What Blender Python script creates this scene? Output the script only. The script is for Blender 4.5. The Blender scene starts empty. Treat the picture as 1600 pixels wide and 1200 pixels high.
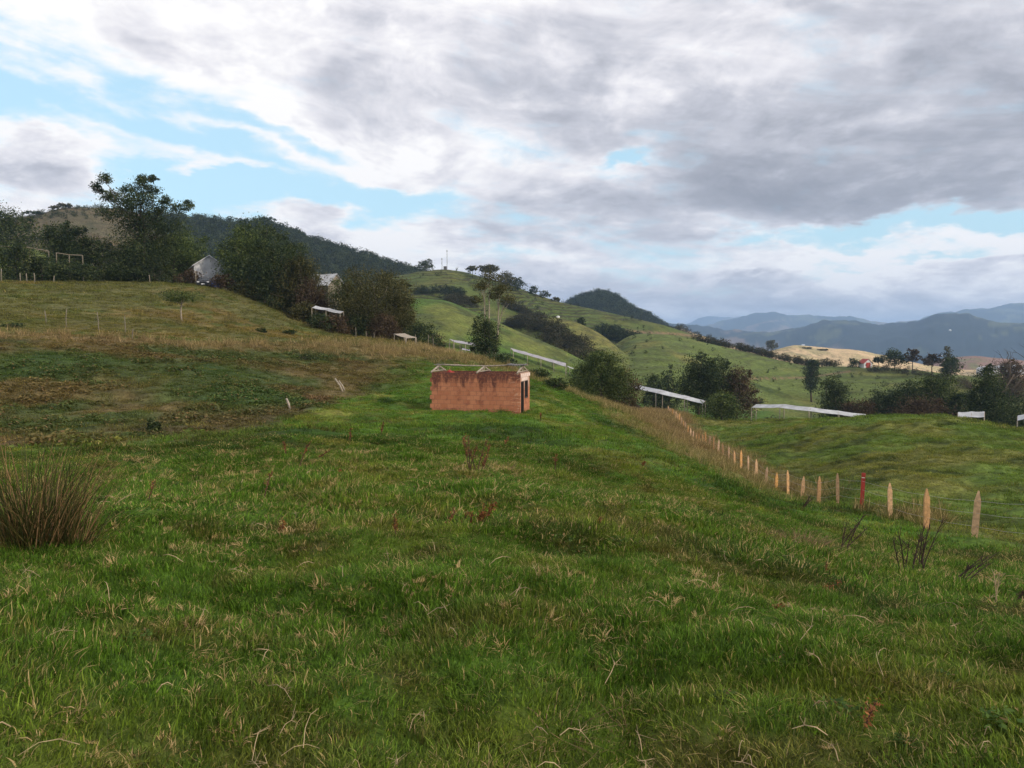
import bpy, math, random
import numpy as np
from math import radians as R

S = bpy.context.scene
COL = S.collection
random.seed(7)
rng = np.random.default_rng(7)

# ------------------------------------------------------------------ camera
FPX = 1180.0                       # focal length in photo pixels (photo 1600 wide)
EYE = 1.6
PITCH = math.atan(70.0 / FPX)      # horizon sits 70 px above the centre row
cd = bpy.data.cameras.new('camera')
cam = bpy.data.objects.new('camera', cd)
COL.objects.link(cam)
cam.location = (0, 0, EYE)
cam.rotation_euler = (math.pi / 2 - PITCH, 0, 0)
cd.sensor_width = 36.0
cd.lens = FPX / 1600.0 * 36.0
cd.clip_start = 0.05
cd.clip_end = 60000.0
S.camera = cam
S.view_settings.view_transform = 'Standard'
S.view_settings.look = 'None'
S.view_settings.exposure = 0.18
S.view_settings.gamma = 1.0
S.render.resolution_x = 1024
S.render.resolution_y = 768
try:
    S.cycles.use_denoising = True
    S.cycles.denoiser = 'OPENIMAGEDENOISE'
    S.cycles.volume_bounces = 1
    S.cycles.max_bounces = 5
    S.cycles.diffuse_bounces = 3
    S.cycles.transmission_bounces = 4
    S.cycles.transparent_max_bounces = 6
    S.cycles.use_adaptive_sampling = True
    S.cycles.adaptive_threshold = 0.02
except Exception:
    pass

# ------------------------------------------------------------------ sun
SUN_EL, SUN_AZ = R(21), R(124)     # azimuth clockwise from +Y: behind the camera, to the right
sd = bpy.data.lights.new('sun', 'SUN')
sun = bpy.data.objects.new('sun', sd)
COL.objects.link(sun)
sdir = (math.sin(SUN_AZ) * math.cos(SUN_EL), math.cos(SUN_AZ) * math.cos(SUN_EL), math.sin(SUN_EL))
from mathutils import Vector, Matrix
sun.rotation_euler = Vector(sdir).to_track_quat('Z', 'Y').to_euler()
sd.energy = 3.3
sd.angle = R(2.0)
sd.color = (1.0, 0.86, 0.70)

# ------------------------------------------------------------------ node helper
class NT:
    def __init__(s, tree):
        s.t = tree; s.n = tree.nodes; s.l = tree.links
    def node(s, typ, **kw):
        n = s.n.new(typ)
        for k, v in kw.items():
            setattr(n, k, v)
        return n
    def link(s, a, b):
        s.l.new(a, b)
    def put(s, sock, v):
        if hasattr(v, 'is_output') or isinstance(v, bpy.types.NodeSocket):
            s.l.new(v, sock)
        else:
            sock.default_value = v
    def m(s, op, a, b=None, c=None, clamp=False):
        n = s.n.new('ShaderNodeMath'); n.operation = op; n.use_clamp = clamp
        s.put(n.inputs[0], a)
        if b is not None: s.put(n.inputs[1], b)
        if c is not None: s.put(n.inputs[2], c)
        return n.outputs[0]
    def noise(s, vec, scale, detail=4, rough=0.5, dist=0.0, out=0, dim='3D'):
        n = s.n.new('ShaderNodeTexNoise'); n.noise_dimensions = dim
        if vec is not None: s.l.new(vec, n.inputs['Vector'])
        n.inputs['Scale'].default_value = scale
        n.inputs['Detail'].default_value = detail
        n.inputs['Roughness'].default_value = rough
        n.inputs['Distortion'].default_value = dist
        return n.outputs[out]
    def comb(s, x, y, z):
        n = s.n.new('ShaderNodeCombineXYZ')
        s.put(n.inputs[0], x); s.put(n.inputs[1], y); s.put(n.inputs[2], z)
        return n.outputs[0]
    def ss(s, v, lo, hi, a=0.0, b=1.0):
        n = s.n.new('ShaderNodeMapRange'); n.interpolation_type = 'SMOOTHSTEP'
        s.put(n.inputs[0], v)
        n.inputs[1].default_value = lo; n.inputs[2].default_value = hi
        n.inputs[3].default_value = a; n.inputs[4].default_value = b
        return n.outputs[0]
    def mix(s, f, a, b, mode='MIX'):
        n = s.n.new('ShaderNodeMix'); n.data_type = 'RGBA'; n.blend_type = mode; n.clamp_factor = True
        s.put(n.inputs[0], f)
        for sk, v in ((n.inputs[6], a), (n.inputs[7], b)):
            if isinstance(v, tuple): v = (*v[:3], 1.0)
            s.put(sk, v)
        return n.outputs[2]

# ------------------------------------------------------------------ picture geometry: pixel <-> direction
CP, SP = math.cos(PITCH), math.sin(PITCH)
def ray(px, py):
    px = np.asarray(px, float); py = np.asarray(py, float)
    a = (px - 800) / FPX; b = -(py - 600) / FPX
    return a, CP + b * SP, -SP + b * CP
def azt(px, py):
    x, y, z = ray(px, py)
    return np.arctan2(x, y), z / np.hypot(x, y)
def project(x, y, z):
    z = np.asarray(z, float) - EYE
    f = y * CP - z * SP
    u = y * SP + z * CP
    f = np.where(np.abs(f) < 1e-4, 1e-4, f)
    return 800 + FPX * x / f, 600 - FPX * u / f
def at(px, py, r):
    a, t = azt(px, py)
    return float(math.sin(a) * r), float(math.cos(a) * r), float(EYE + t * r)

# ------------------------------------------------------------------ world: sky with cloud deck
W = bpy.data.worlds.new('World'); S.world = W
W.use_nodes = True
w = NT(W.node_tree); w.n.clear()
sky = w.node('ShaderNodeTexSky'); sky.sky_type = 'NISHITA'; sky.sun_disc = False
sky.sun_elevation = SUN_EL; sky.sun_rotation = SUN_AZ
sky.air_density = 1.0; sky.dust_density = 0.6; sky.ozone_density = 1.5
tc = w.node('ShaderNodeTexCoord')
D = tc.outputs['Generated']
sp = w.node('ShaderNodeSeparateXYZ'); w.link(D, sp.inputs[0])
dx, dy, dz = sp.outputs
AZ = w.m('MULTIPLY', w.m('ARCTAN2', dx, dy), 57.2958)
EL = w.m('MULTIPLY', w.m('ARCSINE', dz), 57.2958)
# cloud-deck plane coordinates: the deck hangs overhead and foreshortens towards the horizon
dzc = w.m('ADD', w.m('MAXIMUM', dz, 0.0), 0.26)
PX = w.m('DIVIDE', dx, dzc); PY = w.m('DIVIDE', dy, dzc)
P = w.comb(PX, PY, 0.0)
warp = w.noise(P, 1.1, 3, 0.55, out=1)
wv = w.node('ShaderNodeVectorMath', operation='MULTIPLY_ADD')
w.link(warp, wv.inputs[0]); wv.inputs[1].default_value = (0.5, 0.5, 0.5); w.link(P, wv.inputs[2])
PW = wv.outputs[0]
# soft coordinate wobble for the masks so no placed edge is a clean ellipse
wob = w.noise(P, 1.6, 5, 0.6)
wob2 = w.noise(w.comb(PY, PX, 3.7), 1.9, 5, 0.6)
AZw = w.m('ADD', AZ, w.m('MULTIPLY', w.m('SUBTRACT', wob, 0.5), 16.0))
ELw = w.m('ADD', EL, w.m('MULTIPLY', w.m('SUBTRACT', wob2, 0.5), 8.0))
def blob(px, py, rx, ry, rot=0.0, amp=1.0, wobble=True):
    a0, t0 = azt(px, py)
    a0 = math.degrees(float(a0)); e0 = math.degrees(math.atan(float(t0)))
    k = math.degrees(1.0 / FPX)
    ra, re = rx * k, ry * k
    c, s_ = math.cos(R(rot)), math.sin(R(rot))
    u = w.m('SUBTRACT', AZw if wobble else AZ, a0); v = w.m('SUBTRACT', ELw if wobble else EL, e0)
    uu = w.m('ADD', w.m('MULTIPLY', u, c / ra), w.m('MULTIPLY', v, s_ / ra))
    vv = w.m('ADD', w.m('MULTIPLY', u, -s_ / re), w.m('MULTIPLY', v, c / re))
    q = w.m('ADD', w.m('MULTIPLY', uu, uu), w.m('MULTIPLY', vv, vv))
    return w.m('MULTIPLY', w.m('EXPONENT', w.m('MULTIPLY', q, -1.0)), amp)
def total(lst, base=0.0):
    acc = base
    for b in lst:
        acc = w.m('ADD', b, acc)
    return acc
# where the blue shows
gap = total([
    blob(120, 150, 250, 60, -8, 0.75), blob(330, 282, 300, 48, -12, 0.95), blob(620, 318, 200, 38, -8, 0.95),
    blob(200, 215, 320, 70, -12, 0.45), blob(20, 300, 160, 50, 0, 0.5), blob(470, 215, 180, 22, -10, 0.40),
    blob(1400, 357, 250, 13, 2, 0.85), blob(1430, 398, 110, 8, 0, 0.6), blob(972, 241, 30, 9, 0, 0.9),
    blob(640, 300, 10, 4, 0, 0.05), blob(1590, 350, 90, 14, 0, 0.6),
])
n1 = w.noise(PW, 3.6, 9, 0.60)
n2 = w.noise(PW, 11.0, 6, 0.62)
streak = w.noise(w.comb(w.m('MULTIPLY', w.m('ADD', AZ, w.m('MULTIPLY', EL, -1.5)), 0.055), w.m('MULTIPLY', w.m('ADD', EL, w.m('MULTIPLY', AZ, 0.19)), 0.34), wob), 1.0, 6, 0.55, 0.4)
streak = w.m('SUBTRACT', streak, 0.5)
cov = w.m('SUBTRACT', 1.02, gap)
cov = w.m('ADD', cov, w.m('MULTIPLY', w.m('SUBTRACT', n1, 0.5), 1.5))
cov = w.m('ADD', cov, w.m('MULTIPLY', streak, 2.0))
cov = w.m('ADD', cov, w.m('MULTIPLY', w.m('SUBTRACT', n2, 0.5), 0.6))
cov = w.m('ADD', cov, total([blob(150, 148, 130, 22, -14, 0.8), blob(240, 225, 190, 14, -10, 0.9), blob(330, 258, 130, 10, -4, 0.6), blob(90, 215, 120, 14, -10, 0.8), blob(470, 240, 160, 10, -10, 0.5), blob(560, 275, 120, 8, -8, 0.4),
                             blob(640, 225, 120, 34, -12, 1.0), blob(470, 190, 90, 12, -12, 0.7),
                             blob(80, 262, 110, 52, 0, 1.1), blob(495, 345, 70, 30, 0, 0.9), blob(630, 375, 130, 30, 0, 0.5)]))
mask = w.ss(cov, 0.15, 0.95)
# how bright the deck is
dark = total([
    blob(1330, 200, 520, 170, -4, 0.52), blob(1500, 60, 420, 120, 0, 0.22), blob(1000, 330, 330, 95, -6, 0.36),
    blob(930, 150, 130, 110, 30, 0.30), blob(1250, 310, 480, 50, 0, 0.20), blob(250, 110, 300, 50, 10, 0.14),
    blob(540, 130, 60, 90, 0, 0.26), blob(80, 255, 110, 60, 0, 0.30), blob(500, 342, 60, 30, 0, 0.42), blob(390, 325, 50, 16, 0, 0.25),
    blob(900, 420, 300, 50, 0, 0.30), blob(1180, 470, 500, 30, 0, 0.34), blob(1540, 410, 100, 22, 0, 0.35), blob(780, 330, 120, 60, 0, 0.2),
    blob(1200, 400, 260, 12, 0, 0.2), blob(650, 70, 260, 80, 0, 0.20), blob(1050, 20, 300, 50, 0, 0.2), blob(420, 90, 120, 60, 0, .08), blob(1600, 250, 250, 120, 0, 0.2),
])
light = total([
    blob(1010, 105, 60, 60, 0, 0.55), blob(870, 95, 60, 40, 0, 0.35), blob(640, 10, 330, 50, 0, 0.25), blob(30, 30, 80, 24, 0, 0.4),
    blob(640, 220, 230, 42, -10, 0.5), blob(210, 190, 340, 90, -12, 0.5), blob(930, 265, 110, 34, 0, 0.40), blob(600, 390, 200, 40, 0, 0.35),
    blob(1180, 115, 120, 26, 0, 0.18), blob(1420, 385, 240, 26, 2, 0.85), blob(1520, 440, 150, 16, 2, 0.4), blob(1240, 430, 230, 14, 0, 0.34), blob(1120, 370, 120, 12, 0, 0.25),
    blob(1040, 408, 200, 10, 0, 0.3), blob(1580, 455, 90, 20, 0, 0.4), blob(980, 455, 90, 14, 0, 0.3), blob(1000, 345, 200, 14, 0, 0.14), blob(840, 395, 60, 22, 0, 0.25),
])
val = w.m('SUBTRACT', 0.84, w.m('MULTIPLY', dark, 0.66))
val = w.m('ADD', val, w.m('MULTIPLY', light, 0.62))
n4 = w.noise(w.comb(w.m('MULTIPLY', AZ, 0.085), w.m('MULTIPLY', EL, 0.17), 2.0), 1.0, 8, 0.58, 0.6)
val = w.m('ADD', val, w.m('MULTIPLY', w.m('SUBTRACT', n4, 0.5), 1.0))
val = w.m('ADD', val, w.m('MULTIPLY', w.m('SUBTRACT', n1, 0.5), 1.1))
val = w.m('ADD', val, w.m('MULTIPLY', w.m('SUBTRACT', n2, 0.5), 0.75))
n3 = w.noise(w.comb(w.m('MULTIPLY', AZ, 0.05), w.m('MULTIPLY', ELw, 0.30), 8.1), 1.0, 6, 0.6)
low = w.ss(EL, 14.0, 4.0)
val = w.m('ADD', val, w.m('MULTIPLY', w.m('MULTIPLY', w.m('SUBTRACT', n3, 0.5), low), 0.9))
edge = w.m('MULTIPLY', w.m('SUBTRACT', 1.0, w.ss(cov, 0.45, 1.25)), 0.30)     # thin cloud rims shine
val = w.m('ADD', val, edge)
cr = w.node('ShaderNodeValToRGB'); w.link(val, cr.inputs[0])
el = cr.color_ramp.elements
el[0].position = 0.0; el[0].color = (0.285, 0.29, 0.33, 1)
el[1].position = 1.0; el[1].color = (1.0, 0.975, 0.96, 1)
for p_, c_ in ((0.30, (0.38, 0.385, 0.43, 1)), (0.55, (0.55, 0.55, 0.60, 1)), (0.80, (0.80, 0.78, 0.81, 1))):
    e_ = el.new(p_); e_.color = c_
BG = 0.10
cl = w.node('ShaderNodeVectorMath', operation='SCALE'); w.link(cr.outputs[0], cl.inputs[0]); cl.inputs[3].default_value = 1.0 / BG
# clear sky: Nishita, lifted a little like the photograph's thin bright haze
sk = w.node('ShaderNodeVectorMath', operation='MULTIPLY_ADD')
w.link(sky.outputs[0], sk.inputs[0]); sk.inputs[1].default_value = (0.60, 0.62, 0.60); sk.inputs[2].default_value = (3.5, 5.3, 6.1)
fin = w.mix(mask, sk.outputs[0], cl.outputs[0])
# below the horizon: dim ground tone
below = w.ss(EL, -4.0, -0.5)
fin = w.mix(below, (1.2, 1.3, 1.2), fin)
bg = w.node('ShaderNodeBackground'); w.link(fin, bg.inputs[0]); bg.inputs[1].default_value = BG
wo = w.node('ShaderNodeOutputWorld'); w.link(bg.outputs[0], wo.inputs[0])
try:
    W.cycles.sampling_method = 'MANUAL'; W.cycles.sample_map_resolution = 512
except Exception:
    pass

# ------------------------------------------------------------------ object helpers
def tag(o, label=None, cat=None, group=None, kind=None):
    if label: o['label'] = label
    if cat: o['category'] = cat
    if group: o['group'] = group
    if kind: o['kind'] = kind
    return o
def empty(name, loc, label=None, cat=None, group=None, rz=0.0):
    o = bpy.data.objects.new(name, None); COL.objects.link(o)
    o.location = loc; o.rotation_euler = (0, 0, rz); o.empty_display_size = 0.2
    return tag(o, label, cat, group)
def mesh_np(name, verts, quads=None, tris=None, mat=None, parent=None, smooth=False, attrs=None, link=True):
    """one mesh object from numpy arrays; attrs: {name: (kind, per-vertex array)}"""
    verts = np.asarray(verts, np.float32)
    me = bpy.data.meshes.new(name)
    nq = 0 if quads is None else len(quads); nt = 0 if tris is None else len(tris)
    me.vertices.add(len(verts)); me.vertices.foreach_set('co', verts.ravel())
    loops = []
    if nq: loops.append(np.asarray(quads, np.int32).ravel())
    if nt: loops.append(np.asarray(tris, np.int32).ravel())
    loops = np.concatenate(loops)
    me.loops.add(len(loops)); me.loops.foreach_set('vertex_index', loops)
    st = np.concatenate([np.arange(nq, dtype=np.int32) * 4, nq * 4 + np.arange(nt, dtype=np.int32) * 3])
    me.polygons.add(nq + nt); me.polygons.foreach_set('loop_start', st)
    if smooth: me.polygons.foreach_set('use_smooth', np.ones(nq + nt, bool))
    me.update(calc_edges=True)
    for k, (typ, arr) in (attrs or {}).items():
        a = me.attributes.new(k, typ, 'POINT')
        a.data.foreach_set('color' if typ == 'FLOAT_COLOR' else ('vector' if typ == 'FLOAT_VECTOR' else 'value'), np.asarray(arr, np.float32).ravel())
    o = bpy.data.objects.new(name, me)
    if mat: me.materials.append(mat)
    if link: COL.objects.link(o)
    if parent: o.parent = parent
    return o

class MB:
    """collects boxes and tubes, then becomes one mesh"""
    def __init__(s): s.v = []; s.f = []
    def add(s, v, f):
        b = len(s.v); s.v += [tuple(p) for p in v]; s.f += [tuple(b + i for i in q) for q in f]
    def box(s, c, d, rot=None):
        cx, cy, cz = c; hx, hy, hz = d[0] / 2, d[1] / 2, d[2] / 2
        vs = [Vector((x, y, z)) for z in (-hz, hz) for x, y in ((-hx, -hy), (hx, -hy), (hx, hy), (-hx, hy))]
        if rot is not None: vs = [rot @ v for v in vs]
        s.add([(v.x + cx, v.y + cy, v.z + cz) for v in vs],
              [(3, 2, 1, 0), (4, 5, 6, 7), (0, 1, 5, 4), (1, 2, 6, 5), (2, 3, 7, 6), (3, 0, 4, 7)])
    def tube(s, pts, rad, n=6):
        pts = [Vector(p) for p in pts]
        rad = rad if isinstance(rad, (list, tuple)) else [rad] * len(pts)
        vs = []; fs = []
        for i, p in enumerate(pts):
            d = (pts[min(i + 1, len(pts) - 1)] - pts[max(i - 1, 0)])
            if d.length < 1e-9: d = Vector((0, 0, 1))
            d.normalize()
            a = d.cross(Vector((0.13, 0.91, 0.39))); a.normalize(); b = d.cross(a)
            for k in range(n):
                th = 2 * math.pi * k / n
                vs.append(p + (a * math.cos(th) + b * math.sin(th)) * rad[i])
        for i in range(len(pts) - 1):
            for k in range(n):
                k2 = (k + 1) % n
                fs.append((i * n + k, i * n + k2, (i + 1) * n + k2, (i + 1) * n + k))
        fs.append(tuple(range(n))[::-1]); fs.append(tuple((len(pts) - 1) * n + k for k in range(n)))
        s.add(vs, fs)
    def build(s, name, mat, parent=None, smooth=False):
        me = bpy.data.meshes.new(name); me.from_pydata(s.v, [], s.f); me.update()
        if smooth: me.polygons.foreach_set('use_smooth', [True] * len(me.polygons))
        me.materials.append(mat)
        o = bpy.data.objects.new(name, me); COL.objects.link(o)
        if parent: o.parent = parent
        return o

def basic_mat(name, col, rough=0.8, var=0.25, scale=6.0, bump=0.0, bscale=30.0, spec=0.3, transl=0.0, metal=0.0):
    m = bpy.data.materials.new(name); m.use_nodes = True
    t = NT(m.node_tree); bs = t.n['Principled BSDF']
    geo = t.node('ShaderNodeNewGeometry')
    n = t.noise(geo.outputs['Position'], scale, 5, 0.6)
    f = t.ss(n, 0.25, 0.75)
    lo = tuple(c * (1 - var) for c in col); hi = tuple(min(1, c * (1 + var)) for c in col)
    t.link(t.mix(f, lo, hi), bs.inputs['Base Color'])
    bs.inputs['Roughness'].default_value = rough
    bs.inputs['Specular IOR Level'].default_value = spec
    bs.inputs['Metallic'].default_value = metal
    if bump:
        b = t.node('ShaderNodeBump'); b.inputs['Strength'].default_value = bump; b.inputs['Distance'].default_value = 0.02
        t.link(t.noise(geo.outputs['Position'], bscale, 4, 0.6), b.inputs['Height']); t.link(b.outputs[0], bs.inputs['Normal'])
    return m
# ------------------------------------------------------------------ value noise
_T = np.random.default_rng(11).random((256, 256)).astype(np.float32)
def vnoise(x, y, seed=0):
    x = x + seed * 17.31; y = y + seed * 9.77
    ix = np.floor(x).astype(np.int64); iy = np.floor(y).astype(np.int64)
    fx = x - ix; fy = y - iy
    fx = fx * fx * (3 - 2 * fx); fy = fy * fy * (3 - 2 * fy)
    a = _T[ix & 255, iy & 255]; b = _T[(ix + 1) & 255, iy & 255]
    c = _T[ix & 255, (iy + 1) & 255]; d = _T[(ix + 1) & 255, (iy + 1) & 255]
    return (a * (1 - fx) + b * fx) * (1 - fy) + (c * (1 - fx) + d * fx) * fy
def fbm(x, y, scale, octv=4, seed=0, gain=0.5):
    """about -1..1, features of size `scale` metres"""
    s = 0; amp = 1.0; tot = 0
    f = 1.0 / scale
    for o in range(octv):
        ca, sa = math.cos(0.7 * o + 0.3), math.sin(0.7 * o + 0.3)
        s = s + amp * (vnoise((x * ca - y * sa) * f, (x * sa + y * ca) * f, seed + o * 3) * 2 - 1)
        tot += amp; amp *= gain; f *= 2.03
    return s / tot * 1.6
def sstep(a, b, v):
    t = np.clip((v - a) / (b - a), 0, 1); return t * t * (3 - 2 * t)

# ------------------------------------------------------------------ the fence line in plan (metres)
def fence_x(y): return 11.1 + 0.1320 * (y - 17.9)
FENCE_TOPS = [(1533, 767), (1456, 758), (1399, 752), (1354, 748), (1314, 746), (1285, 745), (1259, 738), (1236, 735), (1217, 733), (1200, 731),
              (1187, 727), (1174, 719), (1163, 715), (1153, 706), (1137, 696), (1122, 691), (1104, 679), (1090, 672), (1075, 662), (1060, 648), (1045, 634)]
def fence_base_z(y):
    x = fence_x(y); r = np.hypot(x, y)
    px = project(x, y, -8.0)[0]
    py = np.interp(px, [p[0] for p in FENCE_TOPS][::-1], [p[1] for p in FENCE_TOPS][::-1])
    return EYE + azt(px, py)[1] * r - 1.2

# ------------------------------------------------------------------ near ground: control points (px, py, r)
CTRL = [
 (-150,1200,2.85),(100,1200,2.78),(800,1200,2.85),(1500,1200,3.15),(1750,1200,3.3),
 (-150,1000,4.0),(100,1000,4.0),(500,1000,4.05),(800,1000,4.1),(1200,1000,4.7),(1500,1000,6.0),(1750,1000,6.8),
 (100,850,6.6),(500,850,6.5),(800,850,6.9),(1150,850,9.5),(1450,900,10.0),(1700,930,11),
 (-100,760,10),(100,760,10),(400,760,10.2),(800,760,11.5),(1100,790,14),(1400,855,15.5),
 (-100,700,19),(100,705,18),(400,705,16.5),(600,700,17.5),(800,705,19),(1000,720,23),(1200,785,24),
 (-100,692,24),(100,690,24),(300,680,25),(430,668,27),
 (-100,640,35),(100,640,34),(300,635,35),(430,630,37),(560,625,42),
 (-100,570,47),(100,570,46),(300,570,48),(430,580,52),(560,590,55),
 (-100,518,60),(100,522,61),(300,532,63),(450,537,68),(560,536,76),(640,542,80),
 (-100,475,85),(100,480,84),(300,488,84),(430,512,84),(520,527,86),(600,534,92),
 (-100,441,118),(100,441,116),(200,442,114),(300,446,110),(360,458,104),(430,488,98),(520,519,96),
 (650,640,38),(740,645,37),(812,645,37),(650,600,52),(760,600,52),(700,556,74),(760,566,72),(850,598,62),(870,625,46),
 (900,628,56),(930,660,42),(960,645,54),(1000,660,56),(1010,690,38),(1050,695,50),(1100,735,34),(1150,735,42),(1250,790,28),
 (700,565,100),(760,580,100),(650,552,104),(560,548,116),
 (820,606,100),(900,632,100),(960,640,92),
 (1150,662,112),(1250,657,104),(1100,700,78),(1200,715,60),(1300,720,54),(1500,720,50),(1650,730,48),
 (1340,654,90),(1440,650,84),(1520,656,84),(1600,676,80),(1700,690,78),
 (1500,800,31),(1650,820,28),(1600,850,21.5),(1750,870,20),(1350,765,36),
 (1200,657,126),(1440,672,112),(1320,664,120),(1600,690,108),(1700,695,108),(1040,646,132),
]
cx, cy = [], []
cq = []
for px, py, r in CTRL:
    a, t = azt(px, py); cx.append(float(a)); cy.append(math.log(r)); cq.append(float(t) + EYE / r)
for y in (17.9, 23.3, 31.4, 42, 56, 72, 90, 112):
    x = fence_x(y); r = math.hypot(x, y)
    cx.append(math.atan2(x, y)); cy.append(math.log(r)); cq.append((float(fence_base_z(y))) / r)
for r in (0.4, 1.0, 1.9):
    for a in (-0.75, -0.4, 0, 0.4, 0.75):
        cx.append(a); cy.append(math.log(r)); cq.append(0.0 if a < 0.3 else -0.02 * r * (a - 0.3))
# beyond: the side valley floor
for a, r, z in [(-0.75,170,6),(-0.5,170,6),(-0.3,170,0),(-0.1,160,-10),(0.05,160,-15),(0.2,165,-18),(0.4,165,-20),(0.6,165,-22),(0.75,165,-22),
                (-0.75,260,2),(-0.4,260,0),(-0.1,260,-14),(0.2,260,-22),(0.4,260,-25),(0.75,260,-27)]:
    cx.append(a); cy.append(math.log(r)); cq.append(z / r)
cx = np.array(cx) * 3.2; cy = np.array(cy); cq = np.array(cq)
def _phi(d2): return 0.5 * d2 * np.log(d2 + 1e-9)
_n = len(cx)
_A = np.zeros((_n + 3, _n + 3)); _d2 = (cx[:, None] - cx) ** 2 + (cy[:, None] - cy) ** 2
_A[:_n, :_n] = _phi(_d2) + np.eye(_n) * 6e-4
_A[:_n, _n] = 1; _A[:_n, _n + 1] = cx; _A[:_n, _n + 2] = cy; _A[_n:, :_n] = _A[:_n, _n:].T
_w = np.linalg.solve(_A, np.concatenate([cq, [0, 0, 0]]))
def near_z(a, r):
    a = np.clip(a, -0.75, 0.75); lr = np.log(np.clip(r, 0.3, 300))
    X = a * 3.2
    q = _w[_n] + _w[_n + 1] * X + _w[_n + 2] * lr
    for i in range(_n):
        q = q + _w[i] * _phi((X - cx[i]) ** 2 + (lr - cy[i]) ** 2)
    return q * np.minimum(r, 300)

# ------------------------------------------------------------------ hills: crest polyline (px, py), distance(s), slopes, rounding
# name, crest [(px,py)], [(px,r)], front slope, back slope, rounding width, roughness(amp, scale)
HILLS = [
 ('lowslope', [(430,560),(560,500),(610,474),(650,466),(700,470),(760,496),(820,522),(880,547),(950,585),(1020,640)], [(500,215),(1000,190)], .30, .25, 12, (0.8, 25)),
 ('dome', [(720,640),(780,520),(830,500),(870,495),(905,505),(940,522),(985,560),(1030,602),(1060,660)], [(800,300),(1000,270)], .30, .3, 14, (0.8, 30)),
 ('midslope', [(860,640),(930,560),(985,523),(1040,520),(1100,535),(1160,549),(1215,563),(1270,574),(1330,573),(1400,576),(1470,583),(1530,590),(1700,592)], [(900,330),(1200,330),(1700,300)], .19, .25, 18, (1.5, 40)),
 ('terrace_hill', [(430,520),(540,462),(600,437),(650,426),(690,421),(730,426),(800,447),(870,471),(940,486),(1030,506),(1080,522),(1130,545),(1190,600)], [(600,420),(1100,430)], .36, .4, 22, (1.5, 50)),
 ('left_meadow', [(-300,360),(-60,372),(20,382),(70,396),(130,420),(200,470)], [(0,230),(200,230)], .25, .3, 12, (0.8, 30)),
 ('brown_hill', [(-300,380),(-40,350),(30,342),(60,339),(85,329),(115,325),(190,327),(215,334),(240,350),(265,385),(300,450)], [(0,430),(400,430)], .38, .4, 20, (2.0, 40)),
 ('forest_hill', [(-60,380),(120,360),(250,350),(330,357),(400,362),(440,368),(500,390),(560,408),(620,424),(670,440),(740,480),(800,540)], [(200,640),(800,640)], .42, .4, 30, (3.0, 60)),
 ('wooded_cone', [(790,545),(850,500),(892,478),(914,469),(940,462),(964,471),(990,489),(1020,503),(1060,530),(1110,570)], [(800,900),(1100,900)], .5, .5, 30, (2.5, 60)),
 ('tan_hill', [(980,560),(1030,514),(1065,514),(1100,526),(1140,539),(1180,552),(1215,545),(1240,538),(1290,544),(1340,547),(1390,557),(1440,570),(1500,578),(1560,577),(1620,582),(1800,590)], [(1000,640),(1250,760),(1700,800)], .16, .2, 22, (3.0, 60)),
 ('pink_hill', [(1380,600),(1440,572),(1480,560),(1520,556),(1560,560),(1620,565),(1800,570)], [(1400,1150),(1800,1150)], .1, .2, 40, (3.0, 100)),
 ('blue_front', [(700,560),(900,530),(1010,506),(1060,508),(1120,516),(1200,517),(1240,514),(1285,504),(1330,502),(1380,507),(1425,500),(1455,493),(1480,490),(1520,492),(1560,499),(1620,503),(1800,500)], [(800,4200),(1200,4200),(1450,3600),(1800,3600)], .24, .3, 120, (16, 500)),
 ('blue_back', [(700,560),(1000,520),(1085,512),(1125,506),(1180,493),(1215,489),(1270,491),(1310,490),(1350,497),(1390,503),(1430,497),(1470,488),(1500,483),(1550,480),(1600,474),(1700,465),(1900,470)], [(800,7500),(1900,7500)], .3, .3, 200, (26, 900)),
 ('blue_far', [(900,560),(1040,520),(1075,506),(1095,498),(1108,494),(1122,498),(1150,495),(1180,500),(1260,515),(1400,540)], [(900,11500),(1500,11500)], .3, .3, 200, (34, 1100)),
]
_H = []
for nm, cr_, rr, sf, sb, wd, rg in HILLS:
    p = np.array(cr_, float); a, t = azt(p[:, 0], p[:, 1])
    q = np.array(rr, float); ra, _ = azt(q[:, 0], np.full(len(q), 520.0))
    _H.append((nm, a, t, ra, q[:, 1], sf, sb, wd, rg))
def _smooth_interp(a, xa, ya):
    s = 0
    for k, wt in ((-0.008, .2), (-0.004, .2), (0, .2), (0.004, .2), (0.008, .2)):
        s = s + wt * np.interp(a + k, xa, ya)
    return s
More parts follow.
